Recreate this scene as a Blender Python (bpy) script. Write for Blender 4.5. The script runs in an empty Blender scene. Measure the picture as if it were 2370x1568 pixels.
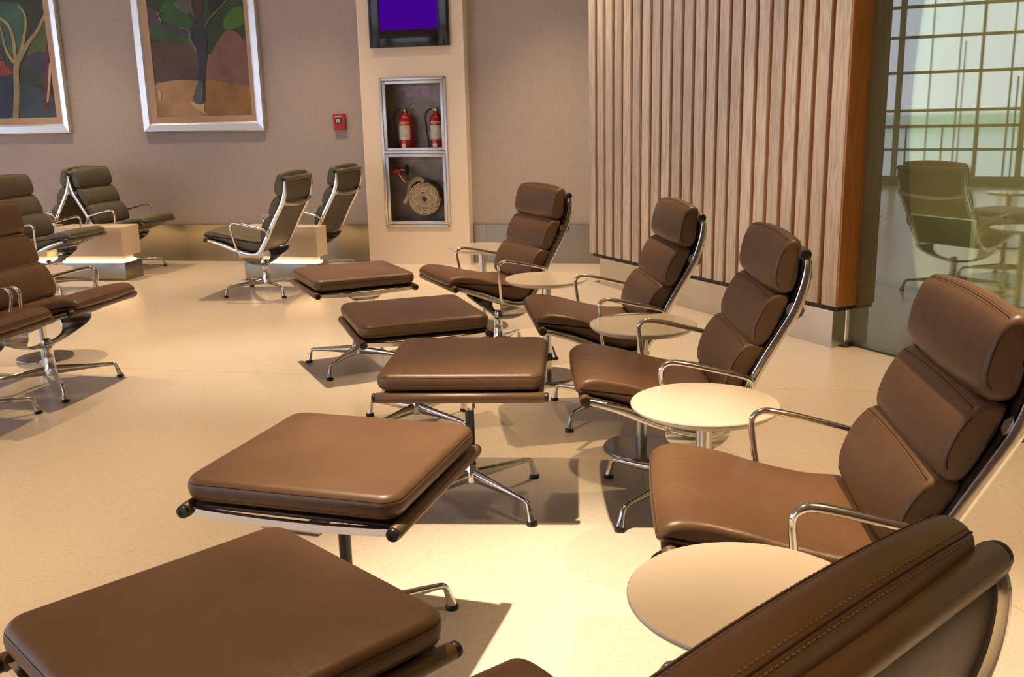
import bpy, bmesh, math, random
from mathutils import Vector, Matrix
random.seed(7)
PI = math.pi
sc = bpy.context.scene
COL = sc.collection

# ------------------------------------------------------------------ camera
TH, RO, CAM_H = 0.2284, 0.0228, 1.37
cam_d = bpy.data.cameras.new('camera'); cam = bpy.data.objects.new('camera', cam_d); COL.objects.link(cam)
cam_d.sensor_width = 36.0; cam_d.lens = 36.0 * 2221.9 / 2370.0
cam_d.clip_start = 0.02; cam_d.clip_end = 300
down = Vector((0, -math.sin(TH), -math.cos(TH))); fwd = Vector((0, math.cos(TH), -math.sin(TH))); rx = Vector((1, 0, 0))
right = math.cos(RO) * rx + math.sin(RO) * down
dn = -math.sin(RO) * rx + math.cos(RO) * down
M = Matrix((right, -dn, -fwd)).transposed().to_4x4(); M.translation = Vector((0, 0, CAM_H))
cam.matrix_world = M
sc.camera = cam
sc.view_settings.view_transform = 'Standard'; sc.view_settings.look = 'None'
sc.view_settings.gamma = 1.0; sc.view_settings.use_curve_mapping = False
sc.view_settings.exposure = EXPOSURE = 0.0
sc.cycles.max_bounces = 8; sc.cycles.diffuse_bounces = 4; sc.cycles.glossy_bounces = 4
sc.cycles.transparent_max_bounces = 8; sc.cycles.caustics_reflective = False; sc.cycles.caustics_refractive = False
sc.cycles.use_denoising = True; sc.cycles.sample_clamp_indirect = 6.0

# ------------------------------------------------------------------ sky outside the windows
SKY_K = 2.9
world = bpy.data.worlds.new('world'); sc.world = world; world.use_nodes = True
nt = world.node_tree; nt.nodes.clear()
o = nt.nodes.new('ShaderNodeOutputWorld'); bgn = nt.nodes.new('ShaderNodeBackground')
tc = nt.nodes.new('ShaderNodeTexCoord'); sx = nt.nodes.new('ShaderNodeSeparateXYZ'); cr = nt.nodes.new('ShaderNodeValToRGB')
mr = nt.nodes.new('ShaderNodeMapRange'); mr.inputs[1].default_value = -0.3; mr.inputs[2].default_value = 0.3
nt.links.new(tc.outputs['Generated'], sx.inputs[0]); nt.links.new(sx.outputs['Z'], mr.inputs[0]); nt.links.new(mr.outputs[0], cr.inputs[0])
cr.color_ramp.elements[0].position = 0.0; cr.color_ramp.elements[0].color = (0.50, 0.55, 0.60, 1)
cr.color_ramp.elements[1].position = 1.0; cr.color_ramp.elements[1].color = (0.62, 0.76, 1.0, 1)
for ps, c in ((0.440, (0.56, 0.61, 0.68, 1)), (0.455, (0.52, 0.58, 0.64, 1)), (0.463, (0.38, 0.47, 0.42, 1)), (0.484, (0.40, 0.49, 0.44, 1)), (0.492, (0.82, 0.79, 0.98, 1)), (0.75, (0.74, 0.80, 1.0, 1))):
    e = cr.color_ramp.elements.new(ps); e.color = c
nt.links.new(cr.outputs[0], bgn.inputs[0]); bgn.inputs[1].default_value = SKY_K; nt.links.new(bgn.outputs[0], o.inputs[0])

# room axes: along the back wall and from it towards the camera
WA = -0.1964
WE = Vector((math.cos(WA), math.sin(WA), 0)); WN = Vector((-math.sin(WA), math.cos(WA), 0)); W0 = Vector((0, 9.0852, 0))
def W(s, d, z=0.0):
    return W0 + WE * s - WN * d + Vector((0, 0, z))
CEIL = 4.0

# ------------------------------------------------------------------ ceiling downlights (warm spots)
WARM = (1.0, 0.66, 0.34)
def spot(x, y, e, size=1.15, blend=0.9, z=CEIL - 0.02, col=WARM, rad=0.035, tgt=None):
    l = bpy.data.lights.new('downlight_or_fill', 'SPOT'); l.energy = e; l.color = col; l.spot_size = size; l.spot_blend = blend
    l.shadow_soft_size = rad
    ob = bpy.data.objects.new('downlight_or_fill', l); COL.objects.link(ob); ob.location = (x, y, z)
    if tgt is not None:
        ob.rotation_euler = (Vector(tgt) - Vector((x, y, z))).to_track_quat('-Z', 'Y').to_euler()
    return ob
LE = 440.0                      # flood of each fitting
LN = 300.0                      # its bright narrow core
for i in (-3, -2, -1, 0, 1):
    for j in (-1, 0, 1, 2):
        x = -0.65 + 2.303 * i - 0.68 * j; y = 2.5 - 0.458 * i + 2.97 * j
        kw, kn = 1.0, 0.5
        if j == 2: kw, kn = 0.8, 0.3
        if j == -1: kw, kn = 0.8, 0.0
        if i == 1: kw, kn = 1.15, 0.2
        if (i, j) == (0, 0): kw, kn = 1.0, 3.6
        if (i, j) == (1, 0): kw, kn = 1.2, 2.0
        if (i, j) == (0, 1): kn = 1.3
        if (i, j) == (-1, 0): kw, kn = 0.8, 1.5
        spot(x, y, LE * kw, 1.08, 0.85)
        if kn: spot(x, y, LN * kn, 0.54 if (i, j) == (0, 0) else 0.62, 1.0, col=(1.0, 0.80, 0.58), tgt={(0, 0): (0.10, 2.40, 0), (1, 0): (1.40, 1.60, 0)}.get((i, j)))
# unseen lamps added to brighten the back wall and the slatted partition
WASH = (1.0, 0.80, 0.64)
for k in range(9):
    p = W(-9.0 + 1.35 * k, 1.1); spot(p.x, p.y, 36.0, 2.1, 1.0, col=WASH, rad=0.06)
for k in range(3):
    p = Vector((1.87, 5.46, 0)) + Vector((-0.437, 0.9, 0)) * (0.3 + 1.0 * k) - Vector((0.9, 0.437, 0)) * 0.95
    spot(p.x, p.y, 48.0, 2.1, 1.0, col=WASH, rad=0.06)
# lamps added behind the glass wall to brighten what shows through it
for q in range(3):
    spot(2.75 + 0.5 * q, 5.1 - 1.0 * q, 480.0, 1.7, 1.0, col=(1.0, 0.84, 0.60))
# windows let the sky in through portals
def portal(s, d, w, h, z, tow):
    l = bpy.data.lights.new('window_daylight', 'AREA'); l.shape = 'RECTANGLE'; l.size = w; l.size_y = h
    l.cycles.is_portal = True
    ob = bpy.data.objects.new('window_daylight', l); COL.objects.link(ob)
    ob.location = W(s, d, z); ob.rotation_euler = tow.to_track_quat('-Z', 'Y').to_euler()
portal(-10.02, 6.6, 10.6, 3.1, 1.75, WE)
portal(-5.25, 13.02, 7.5, 3.0, 1.8, WN)  # portal of the added window behind the camera

# ------------------------------------------------------------------ tagging
def tag(o, label=None, cat=None, group=None, kind=None):
    if label: o['label'] = label
    if cat: o['category'] = cat
    if group: o['group'] = group
    if kind: o['kind'] = kind
    return o
def thing(name, label, cat, loc=(0, 0, 0), rz=0.0, group=None):
    o = bpy.data.objects.new(name, None); COL.objects.link(o); o.location = loc; o.rotation_euler = (0, 0, rz)
    o.empty_display_size = 0.1
    return tag(o, label, cat, group)
def copy_tree(o, parent=None):
    c = o.copy(); COL.objects.link(c)
    if parent is not None: c.parent = parent
    for ch in list(o.children): copy_tree(ch, c)
    return c

# ------------------------------------------------------------------ materials
def N(t, kind, **kw):
    n = t.nodes.new(kind)
    for k, v in kw.items():
        if k in n.inputs: n.inputs[k].default_value = v
        else: setattr(n, k, v)
    return n
def rgba(c): return (c[0], c[1], c[2], 1.0)
def mat(name, col, rough=0.5, metal=0.0, var=0.0, vscale=20.0, bump=0.0, bscale=80.0, spec=0.5, stretch=None, rvar=0.0, coat=0.0, col2=None, aniso=0.0):
    m = bpy.data.materials.new(name); m.use_nodes = True; t = m.node_tree
    b = t.nodes['Principled BSDF']
    b.inputs['Base Color'].default_value = rgba(col); b.inputs['Roughness'].default_value = rough; b.inputs['Metallic'].default_value = metal
    b.inputs['Specular IOR Level'].default_value = spec
    if coat: b.inputs['Coat Weight'].default_value = coat; b.inputs['Coat Roughness'].default_value = 0.08
    tc = N(t, 'ShaderNodeTexCoord'); mp = N(t, 'ShaderNodeMapping'); t.links.new(tc.outputs['Object'], mp.inputs[0])
    if stretch: mp.inputs['Scale'].default_value = stretch
    if var or col2:
        nz = N(t, 'ShaderNodeTexNoise', Scale=vscale, Detail=5.0); t.links.new(mp.outputs[0], nz.inputs['Vector'])
        r = N(t, 'ShaderNodeValToRGB'); t.links.new(nz.outputs[0], r.inputs[0])
        c2 = col2 or tuple(min(1, c * (1 + var)) for c in col); c1 = tuple(c * (1 - var) for c in col) if not col2 else col
        r.color_ramp.elements[0].position = 0.3; r.color_ramp.elements[1].position = 0.7
        r.color_ramp.elements[0].color = rgba(c1); r.color_ramp.elements[1].color = rgba(c2)
        t.links.new(r.outputs[0], b.inputs['Base Color'])
        if rvar:
            q = N(t, 'ShaderNodeMapRange'); q.inputs[3].default_value = rough - rvar; q.inputs[4].default_value = rough + rvar
            t.links.new(nz.outputs[0], q.inputs[0]); t.links.new(q.outputs[0], b.inputs['Roughness'])
    if bump:
        nb = N(t, 'ShaderNodeTexNoise', Scale=bscale, Detail=3.0); t.links.new(mp.outputs[0], nb.inputs['Vector'])
        bp = N(t, 'ShaderNodeBump', Strength=bump, Distance=0.01); t.links.new(nb.outputs[0], bp.inputs['Height'])
        t.links.new(bp.outputs[0], b.inputs['Normal'])
    return m

def leather(name, c1, c2, rough=0.42, wr=1.0, sheen=0.0):
    """grained leather: fine voronoi grain plus long soft creases, different on each piece"""
    m = bpy.data.materials.new(name); m.use_nodes = True; t = m.node_tree; b = t.nodes['Principled BSDF']
    tc = N(t, 'ShaderNodeTexCoord'); oi = N(t, 'ShaderNodeObjectInfo'); ad = N(t, 'ShaderNodeVectorMath', operation='ADD')
    sc_ = N(t, 'ShaderNodeVectorMath', operation='SCALE'); sc_.inputs[3].default_value = 7.3
    cmb = N(t, 'ShaderNodeCombineXYZ')
    for k in range(3): t.links.new(oi.outputs['Random'], cmb.inputs[k])
    t.links.new(cmb.outputs[0], sc_.inputs[0]); t.links.new(tc.outputs['Object'], ad.inputs[0]); t.links.new(sc_.outputs[0], ad.inputs[1])
    nz = N(t, 'ShaderNodeTexNoise', Scale=5.0, Detail=4.0); t.links.new(ad.outputs[0], nz.inputs['Vector'])
    r = N(t, 'ShaderNodeValToRGB'); t.links.new(nz.outputs[0], r.inputs[0])
    r.color_ramp.elements[0].position = 0.32; r.color_ramp.elements[1].position = 0.68
    r.color_ramp.elements[0].color = rgba(c1); r.color_ramp.elements[1].color = rgba(c2)
    t.links.new(r.outputs[0], b.inputs['Base Color'])
    b.inputs['Roughness'].default_value = rough; b.inputs['Specular IOR Level'].default_value = 0.45
    vo = N(t, 'ShaderNodeTexVoronoi', Scale=420.0); t.links.new(ad.outputs[0], vo.inputs['Vector'])
    mp = N(t, 'ShaderNodeMapping'); mp.inputs['Scale'].default_value = (1.0, 1.5, 1.0); t.links.new(ad.outputs[0], mp.inputs[0])
    n2 = N(t, 'ShaderNodeTexNoise', Scale=7.0, Detail=3.0, Distortion=0.8); t.links.new(mp.outputs[0], n2.inputs['Vector'])
    b1 = N(t, 'ShaderNodeBump', Strength=0.06, Distance=0.002); t.links.new(vo.outputs['Distance'], b1.inputs['Height'])
    b2 = N(t, 'ShaderNodeBump', Strength=0.11 * wr, Distance=0.02); t.links.new(n2.outputs[0], b2.inputs['Height']); t.links.new(b1.outputs[0], b2.inputs['Normal'])
    t.links.new(b2.outputs[0], b.inputs['Normal'])
    return m
def emit(name, col, k):
    m = bpy.data.materials.new(name); m.use_nodes = True; t = m.node_tree; t.nodes.clear()
    e = N(t, 'ShaderNodeEmission'); e.inputs[0].default_value = rgba(col); e.inputs[1].default_value = k
    o = N(t, 'ShaderNodeOutputMaterial'); t.links.new(e.outputs[0], o.inputs[0]); return m

M_BROWN = leather('brown_leather', (0.106, 0.058, 0.030), (0.130, 0.072, 0.037), 0.40)
M_BROWNC = leather('brown_leather_creased', (0.106, 0.054, 0.026), (0.130, 0.068, 0.033), 0.38, wr=2.6)
M_BROWND = leather('brown_leather_dark', (0.052, 0.030, 0.018), (0.066, 0.039, 0.023), 0.45)
M_GREY = leather('olive_grey_leather', (0.118, 0.110, 0.078), (0.150, 0.140, 0.100), 0.55)
M_GREYD = leather('olive_grey_leather_dark', (0.075, 0.068, 0.046), (0.095, 0.086, 0.058), 0.55)
M_SEAM = mat('seam_thread', (0.035, 0.020, 0.012), 0.85, spec=0.2)
M_STITCH = mat('stitch_thread', (0.19, 0.12, 0.068), 0.8, spec=0.2)
M_CHROME = mat('polished_aluminium', (0.74, 0.72, 0.69), 0.14, 1.0, bump=0.02, bscale=30)
M_CAST = mat('cast_aluminium', (0.56, 0.54, 0.52), 0.24, 1.0, bump=0.03, bscale=60)
M_BLACK = mat('black_plastic', (0.012, 0.011, 0.011), 0.38, var=0.2)
M_BTUBE = mat('black_enamel', (0.015, 0.013, 0.012), 0.3)
M_TTOP = mat('cream_laminate', (0.61, 0.54, 0.445), 0.22, var=0.03, vscale=300, coat=0.3)
M_TBASE = mat('dark_polished_steel', (0.30, 0.28, 0.26), 0.22, 1.0, var=0.1, vscale=8)
M_COLUMN = mat('brushed_steel_tube', (0.66, 0.64, 0.60), 0.2, 1.0, var=0.05, vscale=60, stretch=(1, 1, 0.03))
def brushed(name, col, rough, sx=(1, 1, 40)):
    m = mat(name, col, rough, 1.0, var=0.07, vscale=1.3, bump=0.015, bscale=60, stretch=(3, 3, 0.4), rvar=0.04)
    return m
M_STEEL = brushed('brushed_steel', (0.31, 0.285, 0.23), 0.33)
M_FRAME = mat('silver_leaf_frame', (0.86, 0.89, 0.93), 0.32, 0.92, var=0.05, vscale=40, bump=0.04, bscale=90, stretch=(1, 1, 8))
M_CABF = mat('anodised_aluminium', (0.62, 0.62, 0.62), 0.36, 1.0, var=0.05, vscale=50)
M_CABIN = mat('dull_galvanised_back', (0.30, 0.27, 0.24), 0.5, 0.6, var=0.3, vscale=6)

def floor_mat():
    m = bpy.data.materials.new('polished_terrazzo'); m.use_nodes = True; t = m.node_tree; b = t.nodes['Principled BSDF']
    tc = N(t, 'ShaderNodeTexCoord')
    v = N(t, 'ShaderNodeTexVoronoi', Scale=180.0); t.links.new(tc.outputs['Object'], v.inputs['Vector'])
    r = N(t, 'ShaderNodeValToRGB'); r.color_ramp.interpolation = 'CONSTANT'
    sxx = N(t, 'ShaderNodeSeparateColor'); t.links.new(v.outputs['Color'], sxx.inputs[0]); t.links.new(sxx.outputs[0], r.inputs[0])
    e = r.color_ramp.elements; e[0].position = 0; e[0].color = rgba((0.655, 0.575, 0.47)); e[1].position = 0.12; e[1].color = rgba((0.70, 0.625, 0.52))
    for p_, c in ((0.5, (0.71, 0.64, 0.535)), (0.86, (0.73, 0.66, 0.555)), (0.985, (0.60, 0.49, 0.37)), (0.995, (0.68, 0.60, 0.49))):
        q = e.new(p_); q.color = rgba(c)
    n = N(t, 'ShaderNodeTexNoise', Scale=0.9, Detail=4.0); t.links.new(tc.outputs['Object'], n.inputs['Vector'])
    mx = N(t, 'ShaderNodeMix', data_type='RGBA', blend_type='MULTIPLY'); mx.inputs[0].default_value = 0.10
    t.links.new(r.outputs[0], mx.inputs[6]); t.links.new(n.outputs[0], mx.inputs[7])
    # thin joint lines between the cast slabs
    last = mx.outputs[2]
    for (nx, ny, c) in ((0.195, 0.981, 4.813), (0.195, 0.981, 1.76), (0.934, 0.357, 2.168), (0.981, -0.195, -5.2)):
        dp_ = N(t, 'ShaderNodeVectorMath', operation='DOT_PRODUCT'); dp_.inputs[1].default_value = (nx, ny, 0); t.links.new(tc.outputs['Object'], dp_.inputs[0])
        sb = N(t, 'ShaderNodeMath', operation='SUBTRACT'); t.links.new(dp_.outputs['Value'], sb.inputs[0]); sb.inputs[1].default_value = c
        ab = N(t, 'ShaderNodeMath', operation='ABSOLUTE'); t.links.new(sb.outputs[0], ab.inputs[0])
        lt = N(t, 'ShaderNodeMath', operation='LESS_THAN'); t.links.new(ab.outputs[0], lt.inputs[0]); lt.inputs[1].default_value = 0.0025
        m2 = N(t, 'ShaderNodeMix', data_type='RGBA'); t.links.new(lt.outputs[0], m2.inputs[0]); t.links.new(last, m2.inputs[6]); m2.inputs[7].default_value = rgba((0.50, 0.41, 0.31)); last = m2.outputs[2]
    t.links.new(last, b.inputs['Base Color'])
    n2 = N(t, 'ShaderNodeTexNoise', Scale=3.0, Detail=5.0); t.links.new(tc.outputs['Object'], n2.inputs['Vector'])
    q = N(t, 'ShaderNodeMapRange'); q.inputs[3].default_value = 0.16; q.inputs[4].default_value = 0.30
    t.links.new(n2.outputs[0], q.inputs[0]); t.links.new(q.outputs[0], b.inputs['Roughness'])
    b.inputs['Specular IOR Level'].default_value = 0.5
    return m
M_FLOOR = floor_mat()

def linen(name, c1, c2):
    m = bpy.data.materials.new(name); m.use_nodes = True; t = m.node_tree; b = t.nodes['Principled BSDF']
    tc = N(t, 'ShaderNodeTexCoord'); outs = []
    for scl in ((160, 160, 8), (9, 9, 190)):
        mp = N(t, 'ShaderNodeMapping'); mp.inputs['Scale'].default_value = scl; t.links.new(tc.outputs['Object'], mp.inputs[0])
        n = N(t, 'ShaderNodeTexNoise', Scale=1.0, Detail=2.0); t.links.new(mp.outputs[0], n.inputs['Vector']); outs.append(n)
    ad = N(t, 'ShaderNodeMath', operation='ADD'); t.links.new(outs[0].outputs[0], ad.inputs[0]); t.links.new(outs[1].outputs[0], ad.inputs[1])
    r = N(t, 'ShaderNodeMapRange'); r.inputs[1].default_value = 0.7; r.inputs[2].default_value = 1.3; t.links.new(ad.outputs[0], r.inputs[0])
    mx = N(t, 'ShaderNodeMix', data_type='RGBA'); t.links.new(r.outputs[0], mx.inputs[0]); mx.inputs[6].default_value = rgba(c1); mx.inputs[7].default_value = rgba(c2)
    t.links.new(mx.outputs[2], b.inputs['Base Color']); b.inputs['Roughness'].default_value = 0.75
    bp = N(t, 'ShaderNodeBump', Strength=0.25, Distance=0.002); t.links.new(ad.outputs[0], bp.inputs['Height']); t.links.new(bp.outputs[0], b.inputs['Normal'])
    return m
M_WALL = linen('taupe_linen_wallcovering', (0.365, 0.328, 0.325), (0.415, 0.375, 0.372))
M_CREAM = mat('cream_painted_board', (0.80, 0.71, 0.62), 0.55, var=0.02, vscale=200)
M_CEIL = mat('ceiling_paint', (0.45, 0.40, 0.34), 0.8, var=0.02)
M_DARKWALL = mat('room_paint', (0.42, 0.33, 0.26), 0.8, var=0.05)

def wood(name, cs, rough=0.4, scale=1.0, spec=0.5):
    """vertical grain; colour ramp cs dark->light; every mesh island gets its own shade"""
    m = bpy.data.materials.new(name); m.use_nodes = True; t = m.node_tree; b = t.nodes['Principled BSDF']
    tc = N(t, 'ShaderNodeTexCoord'); ge = N(t, 'ShaderNodeNewGeometry')
    cmb = N(t, 'ShaderNodeCombineXYZ')
    for k in range(3): t.links.new(ge.outputs['Random Per Island'], cmb.inputs[k])
    s_ = N(t, 'ShaderNodeVectorMath', operation='SCALE'); s_.inputs[3].default_value = 9.0; t.links.new(cmb.outputs[0], s_.inputs[0])
    ad = N(t, 'ShaderNodeVectorMath', operation='ADD'); t.links.new(tc.outputs['Object'], ad.inputs[0]); t.links.new(s_.outputs[0], ad.inputs[1])
    mp = N(t, 'ShaderNodeMapping'); mp.inputs['Scale'].default_value = (14 * scale, 14 * scale, 0.9 * scale); t.links.new(ad.outputs[0], mp.inputs[0])
    n = N(t, 'ShaderNodeTexNoise', Scale=1.6, Detail=6.0, Distortion=1.2); t.links.new(mp.outputs[0], n.inputs['Vector'])
    wv = N(t, 'ShaderNodeMath', operation='MULTIPLY'); t.links.new(n.outputs[0], wv.inputs[0]); wv.inputs[1].default_value = 9.0
    fr = N(t, 'ShaderNodeMath', operation='PINGPONG'); t.links.new(wv.outputs[0], fr.inputs[0]); fr.inputs[1].default_value = 1.0
    mp2 = N(t, 'ShaderNodeMapping'); mp2.inputs['Scale'].default_value = (260, 260, 5); t.links.new(ad.outputs[0], mp2.inputs[0])
    n2 = N(t, 'ShaderNodeTexNoise', Scale=1.0, Detail=2.0); t.links.new(mp2.outputs[0], n2.inputs['Vector'])
    mxf = N(t, 'ShaderNodeMath', operation='MULTIPLY_ADD'); t.links.new(fr.outputs[0], mxf.inputs[0]); mxf.inputs[1].default_value = 0.45; t.links.new(n2.outputs[0], mxf.inputs[2])
    r = N(t, 'ShaderNodeValToRGB'); t.links.new(mxf.outputs[0], r.inputs[0])
    r.color_ramp.elements[0].position = 0.35; r.color_ramp.elements[0].color = rgba(cs[0])
    r.color_ramp.elements[1].position = 0.95; r.color_ramp.elements[1].color = rgba(cs[1])
    hs = N(t, 'ShaderNodeHueSaturation'); t.links.new(r.outputs[0], hs.inputs['Color'])
    vr = N(t, 'ShaderNodeMapRange'); vr.inputs[3].default_value = 0.86; vr.inputs[4].default_value = 1.14; t.links.new(ge.outputs['Random Per Island'], vr.inputs[0])
    t.links.new(vr.outputs[0], hs.inputs['Value']); t.links.new(hs.outputs[0], b.inputs['Base Color'])
    b.inputs['Roughness'].default_value = rough; b.inputs['Specular IOR Level'].default_value = spec
    bp = N(t, 'ShaderNodeBump', Strength=0.12, Distance=0.002); t.links.new(n2.outputs[0], bp.inputs['Height']); t.links.new(bp.outputs[0], b.inputs['Normal'])
    return m
M_SLAT = wood('sheen_paled_oak', ((0.46, 0.40, 0.355), (0.72, 0.66, 0.61)), 0.42)  # oak paled so its colour carries the sheen on the slat fronts
M_OAK = wood('orange_oak', ((0.42, 0.15, 0.035), (0.58, 0.24, 0.06)), 0.5)
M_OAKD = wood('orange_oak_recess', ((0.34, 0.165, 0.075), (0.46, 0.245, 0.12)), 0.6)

# ------------------------------------------------------------------ mesh builder
class MB:
    def __init__(s): s.v = []; s.f = []; s.mi = []; s.sm = []
    def add(s, vs, fs, m=0, smooth=True):
        o = len(s.v); s.v += [tuple(p) for p in vs]
        for f in fs: s.f.append(tuple(i + o for i in f)); s.mi.append(m); s.sm.append(smooth)
    def box(s, a, b, bev=0.0, m=0):
        bm = bmesh.new(); bmesh.ops.create_cube(bm, size=1.0)
        for v in bm.verts:
            v.co = Vector([(a[k] + b[k]) / 2 + v.co[k] * (b[k] - a[k]) for k in range(3)])
        if bev: bmesh.ops.bevel(bm, geom=list(bm.edges), offset=bev, segments=2, profile=0.5, affect='EDGES')
        bm.verts.ensure_lookup_table()
        s.add([v.co.copy() for v in bm.verts], [[v.index for v in f.verts] for f in bm.faces], m, False); bm.free()
    def obox(s, O, ux, uy, uz, m=0, bev=0.0):
        """box from corner O with edge vectors"""
        bm = bmesh.new(); bmesh.ops.create_cube(bm, size=1.0)
        for v in bm.verts: v.co = v.co + Vector((.5, .5, .5))
        L = (ux.length, uy.length, uz.length)
        for v in bm.verts: v.co = Vector((v.co.x * L[0], v.co.y * L[1], v.co.z * L[2]))
        if bev: bmesh.ops.bevel(bm, geom=list(bm.edges), offset=bev, segments=2, profile=0.5, affect='EDGES')
        X, Y, Z = ux.normalized(), uy.normalized(), uz.normalized(); O = Vector(O)
        bm.verts.ensure_lookup_table()
        fs = [[v.index for v in f.verts] for f in bm.faces]
        if X.cross(Y).dot(Z) < 0: fs = [f[::-1] for f in fs]
        s.add([O + X * v.co.x + Y * v.co.y + Z * v.co.z for v in bm.verts], fs, m, False); bm.free()
    def sweep(s, path, ring, m=0, closed=False, up=None, smooth=True, caps=True):
        """ring(i) -> list of (a,b) offsets in frame (side, normal)"""
        P = [Vector(p) for p in path]; n = len(P); fr = []
        nrm = None
        for i in range(n):
            if closed: t = (P[(i + 1) % n] - P[i - 1]).normalized()
            else: t = (P[min(i + 1, n - 1)] - P[max(i - 1, 0)]).normalized()
            if up is not None:
                a = up.cross(t).normalized() if up.cross(t).length > 1e-6 else Vector((1, 0, 0)); nrm = t.cross(a)
            else:
                if nrm is None:
                    h = Vector((0, 0, 1)) if abs(t.z) < 0.9 else Vector((1, 0, 0)); nrm = (h - t * h.dot(t)).normalized()
                else: nrm = (nrm - t * nrm.dot(t)).normalized()
                a = nrm.cross(t)
            fr.append((P[i], a.copy(), nrm.copy()))
        vs = []; k = None
        for i, (p, a, b) in enumerate(fr):
            rg = ring(i); k = len(rg)
            for (x, y) in rg: vs.append(p + a * x + b * y)
        fs = []
        for i in range(n if closed else n - 1):
            j = (i + 1) % n
            for q in range(k):
                q2 = (q + 1) % k; fs.append((i * k + q, i * k + q2, j * k + q2, j * k + q))
        if not closed and caps:
            fs.append(tuple(range(k))[::-1]); fs.append(tuple((n - 1) * k + q for q in range(k)))
        s.add(vs, fs, m, smooth)
    def tube(s, path, r, seg=12, m=0, rb=None, closed=False, caps=True):
        R = r if callable(r) else (lambda i: r)
        def ring(i):
            ra = R(i); rbb = (rb(i) if callable(rb) else rb) if rb else ra
            return [(ra * math.cos(2 * PI * q / seg), rbb * math.sin(2 * PI * q / seg)) for q in range(seg)]
        s.sweep(path, ring, m, closed, caps=caps)
    def lathe(s, prof, seg=32, m=0, c=(0, 0, 0), axis='z', smooth=True):
        """prof: (r, h) from one end to the other; closed with caps if r>0 at ends"""
        vs = []; fs = []; n = len(prof)
        for (r, h) in prof:
            for q in range(seg):
                a = 2 * PI * q / seg
                if axis == 'z': p = (c[0] + r * math.cos(a), c[1] + r * math.sin(a), c[2] + h)
                elif axis == 'y': p = (c[0] + r * math.sin(a), c[1] + h, c[2] + r * math.cos(a))
                else: p = (c[0] + h, c[1] + r * math.cos(a), c[2] + r * math.sin(a))
                vs.append(p)
        for i in range(n - 1):
            for q in range(seg):
                q2 = (q + 1) % seg; fs.append((i * seg + q, i * seg + q2, (i + 1) * seg + q2, (i + 1) * seg + q))
        fs.append(tuple(range(seg))[::-1]); fs.append(tuple((n - 1) * seg + q for q in range(seg)))
        s.add(vs, fs, m, smooth)
    def build(s, name, mats, parent=None, loc=None, rz=None, sharp=0.7):
        me = bpy.data.meshes.new(name); me.from_pydata(s.v, [], s.f); me.update()
        for i, p in enumerate(me.polygons): p.material_index = s.mi[i]; p.use_smooth = True
        bm = bmesh.new(); bm.from_mesh(me); bmesh.ops.recalc_face_normals(bm, faces=bm.faces); bm.to_mesh(me); bm.free()
        if not isinstance(mats, (list, tuple)): mats = [mats]
        for m_ in mats: me.materials.append(m_)
        try: me.set_sharp_from_angle(angle=sharp)
        except Exception: pass
        o = bpy.data.objects.new(name, me); COL.objects.link(o)
        if parent is not None: o.parent = parent
        if loc is not None: o.location = loc
        if rz is not None: o.rotation_euler = (0, 0, rz)
        return o

def catmull(P, n=6, closed=False):
    P = [tuple(p) for p in P]; out = []; L = len(P); D = len(P[0])
    rng = range(L) if closed else range(L - 1)
    for i in rng:
        if closed: a, b, c, d = P[i - 1], P[i], P[(i + 1) % L], P[(i + 2) % L]
        else: a, b, c, d = P[max(i - 1, 0)], P[i], P[i + 1], P[min(i + 2, L - 1)]
        for k in range(n):
            t = k / n
            out.append(tuple(0.5 * (2 * b[j] + (c[j] - a[j]) * t + (2 * a[j] - 5 * b[j] + 4 * c[j] - d[j]) * t * t + (3 * b[j] - a[j] - 3 * c[j] + d[j]) * t ** 3) for j in range(D)))
    if not closed: out.append(P[-1])
    return out

# ------------------------------------------------------------------ cushions
def inset_curve(C, d):
    """offset closed (x,z) curve inwards by d along vertex normals"""
    n = len(C); A = sum(C[i][0] * C[(i + 1) % n][1] - C[(i + 1) % n][0] * C[i][1] for i in range(n)); sg = 1 if A > 0 else -1
    out = []
    for i in range(n):
        tx = C[(i + 1) % n][0] - C[i - 1][0]; tz = C[(i + 1) % n][1] - C[i - 1][1]; L = math.hypot(tx, tz) or 1
        out.append((C[i][0] - sg * tz / L * d, C[i][1] + sg * tx / L * d))
    return out
def dashes(mb, path, off, m, step=0.0070, ln=0.0042, w=0.0009, lift=0.0004):
    """short stitches along a path; off(i) gives the surface normal used to lift them"""
    P = [Vector(p) for p in path]; acc = 0.0; nxt = 0.0
    for i in range(len(P) - 1):
        d = P[i + 1] - P[i]; L = d.length
        if L < 1e-7: continue
        t = d / L; n = Vector(off(i)).normalized(); sd = t.cross(n)
        while nxt <= acc + L:
            c = P[i] + t * (nxt - acc) + n * lift
            a_, b_ = c - t * ln / 2, c + t * ln / 2
            mb.add([a_ - sd * w, b_ - sd * w, b_ + sd * w, a_ + sd * w, a_ + n * w * .8, b_ + n * w * .8], [(0, 1, 5, 4), (3, 4, 5, 2), (0, 4, 3), (1, 2, 5), (0, 3, 2, 1)], m)
            nxt += step
        acc += L
def shrink_curve(C, d):
    """inset towards the middle of the section, safe for wedge-shaped sections"""
    cx = sum(p[0] for p in C) / len(C); cz = sum(p[1] for p in C) / len(C); av = sum(math.hypot(p[0] - cx, p[1] - cz) for p in C) / len(C)
    k = 1 - d / av
    return [(cx + (x - cx) * k, cz + (z - cz) * k) for x, z in C]
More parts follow.
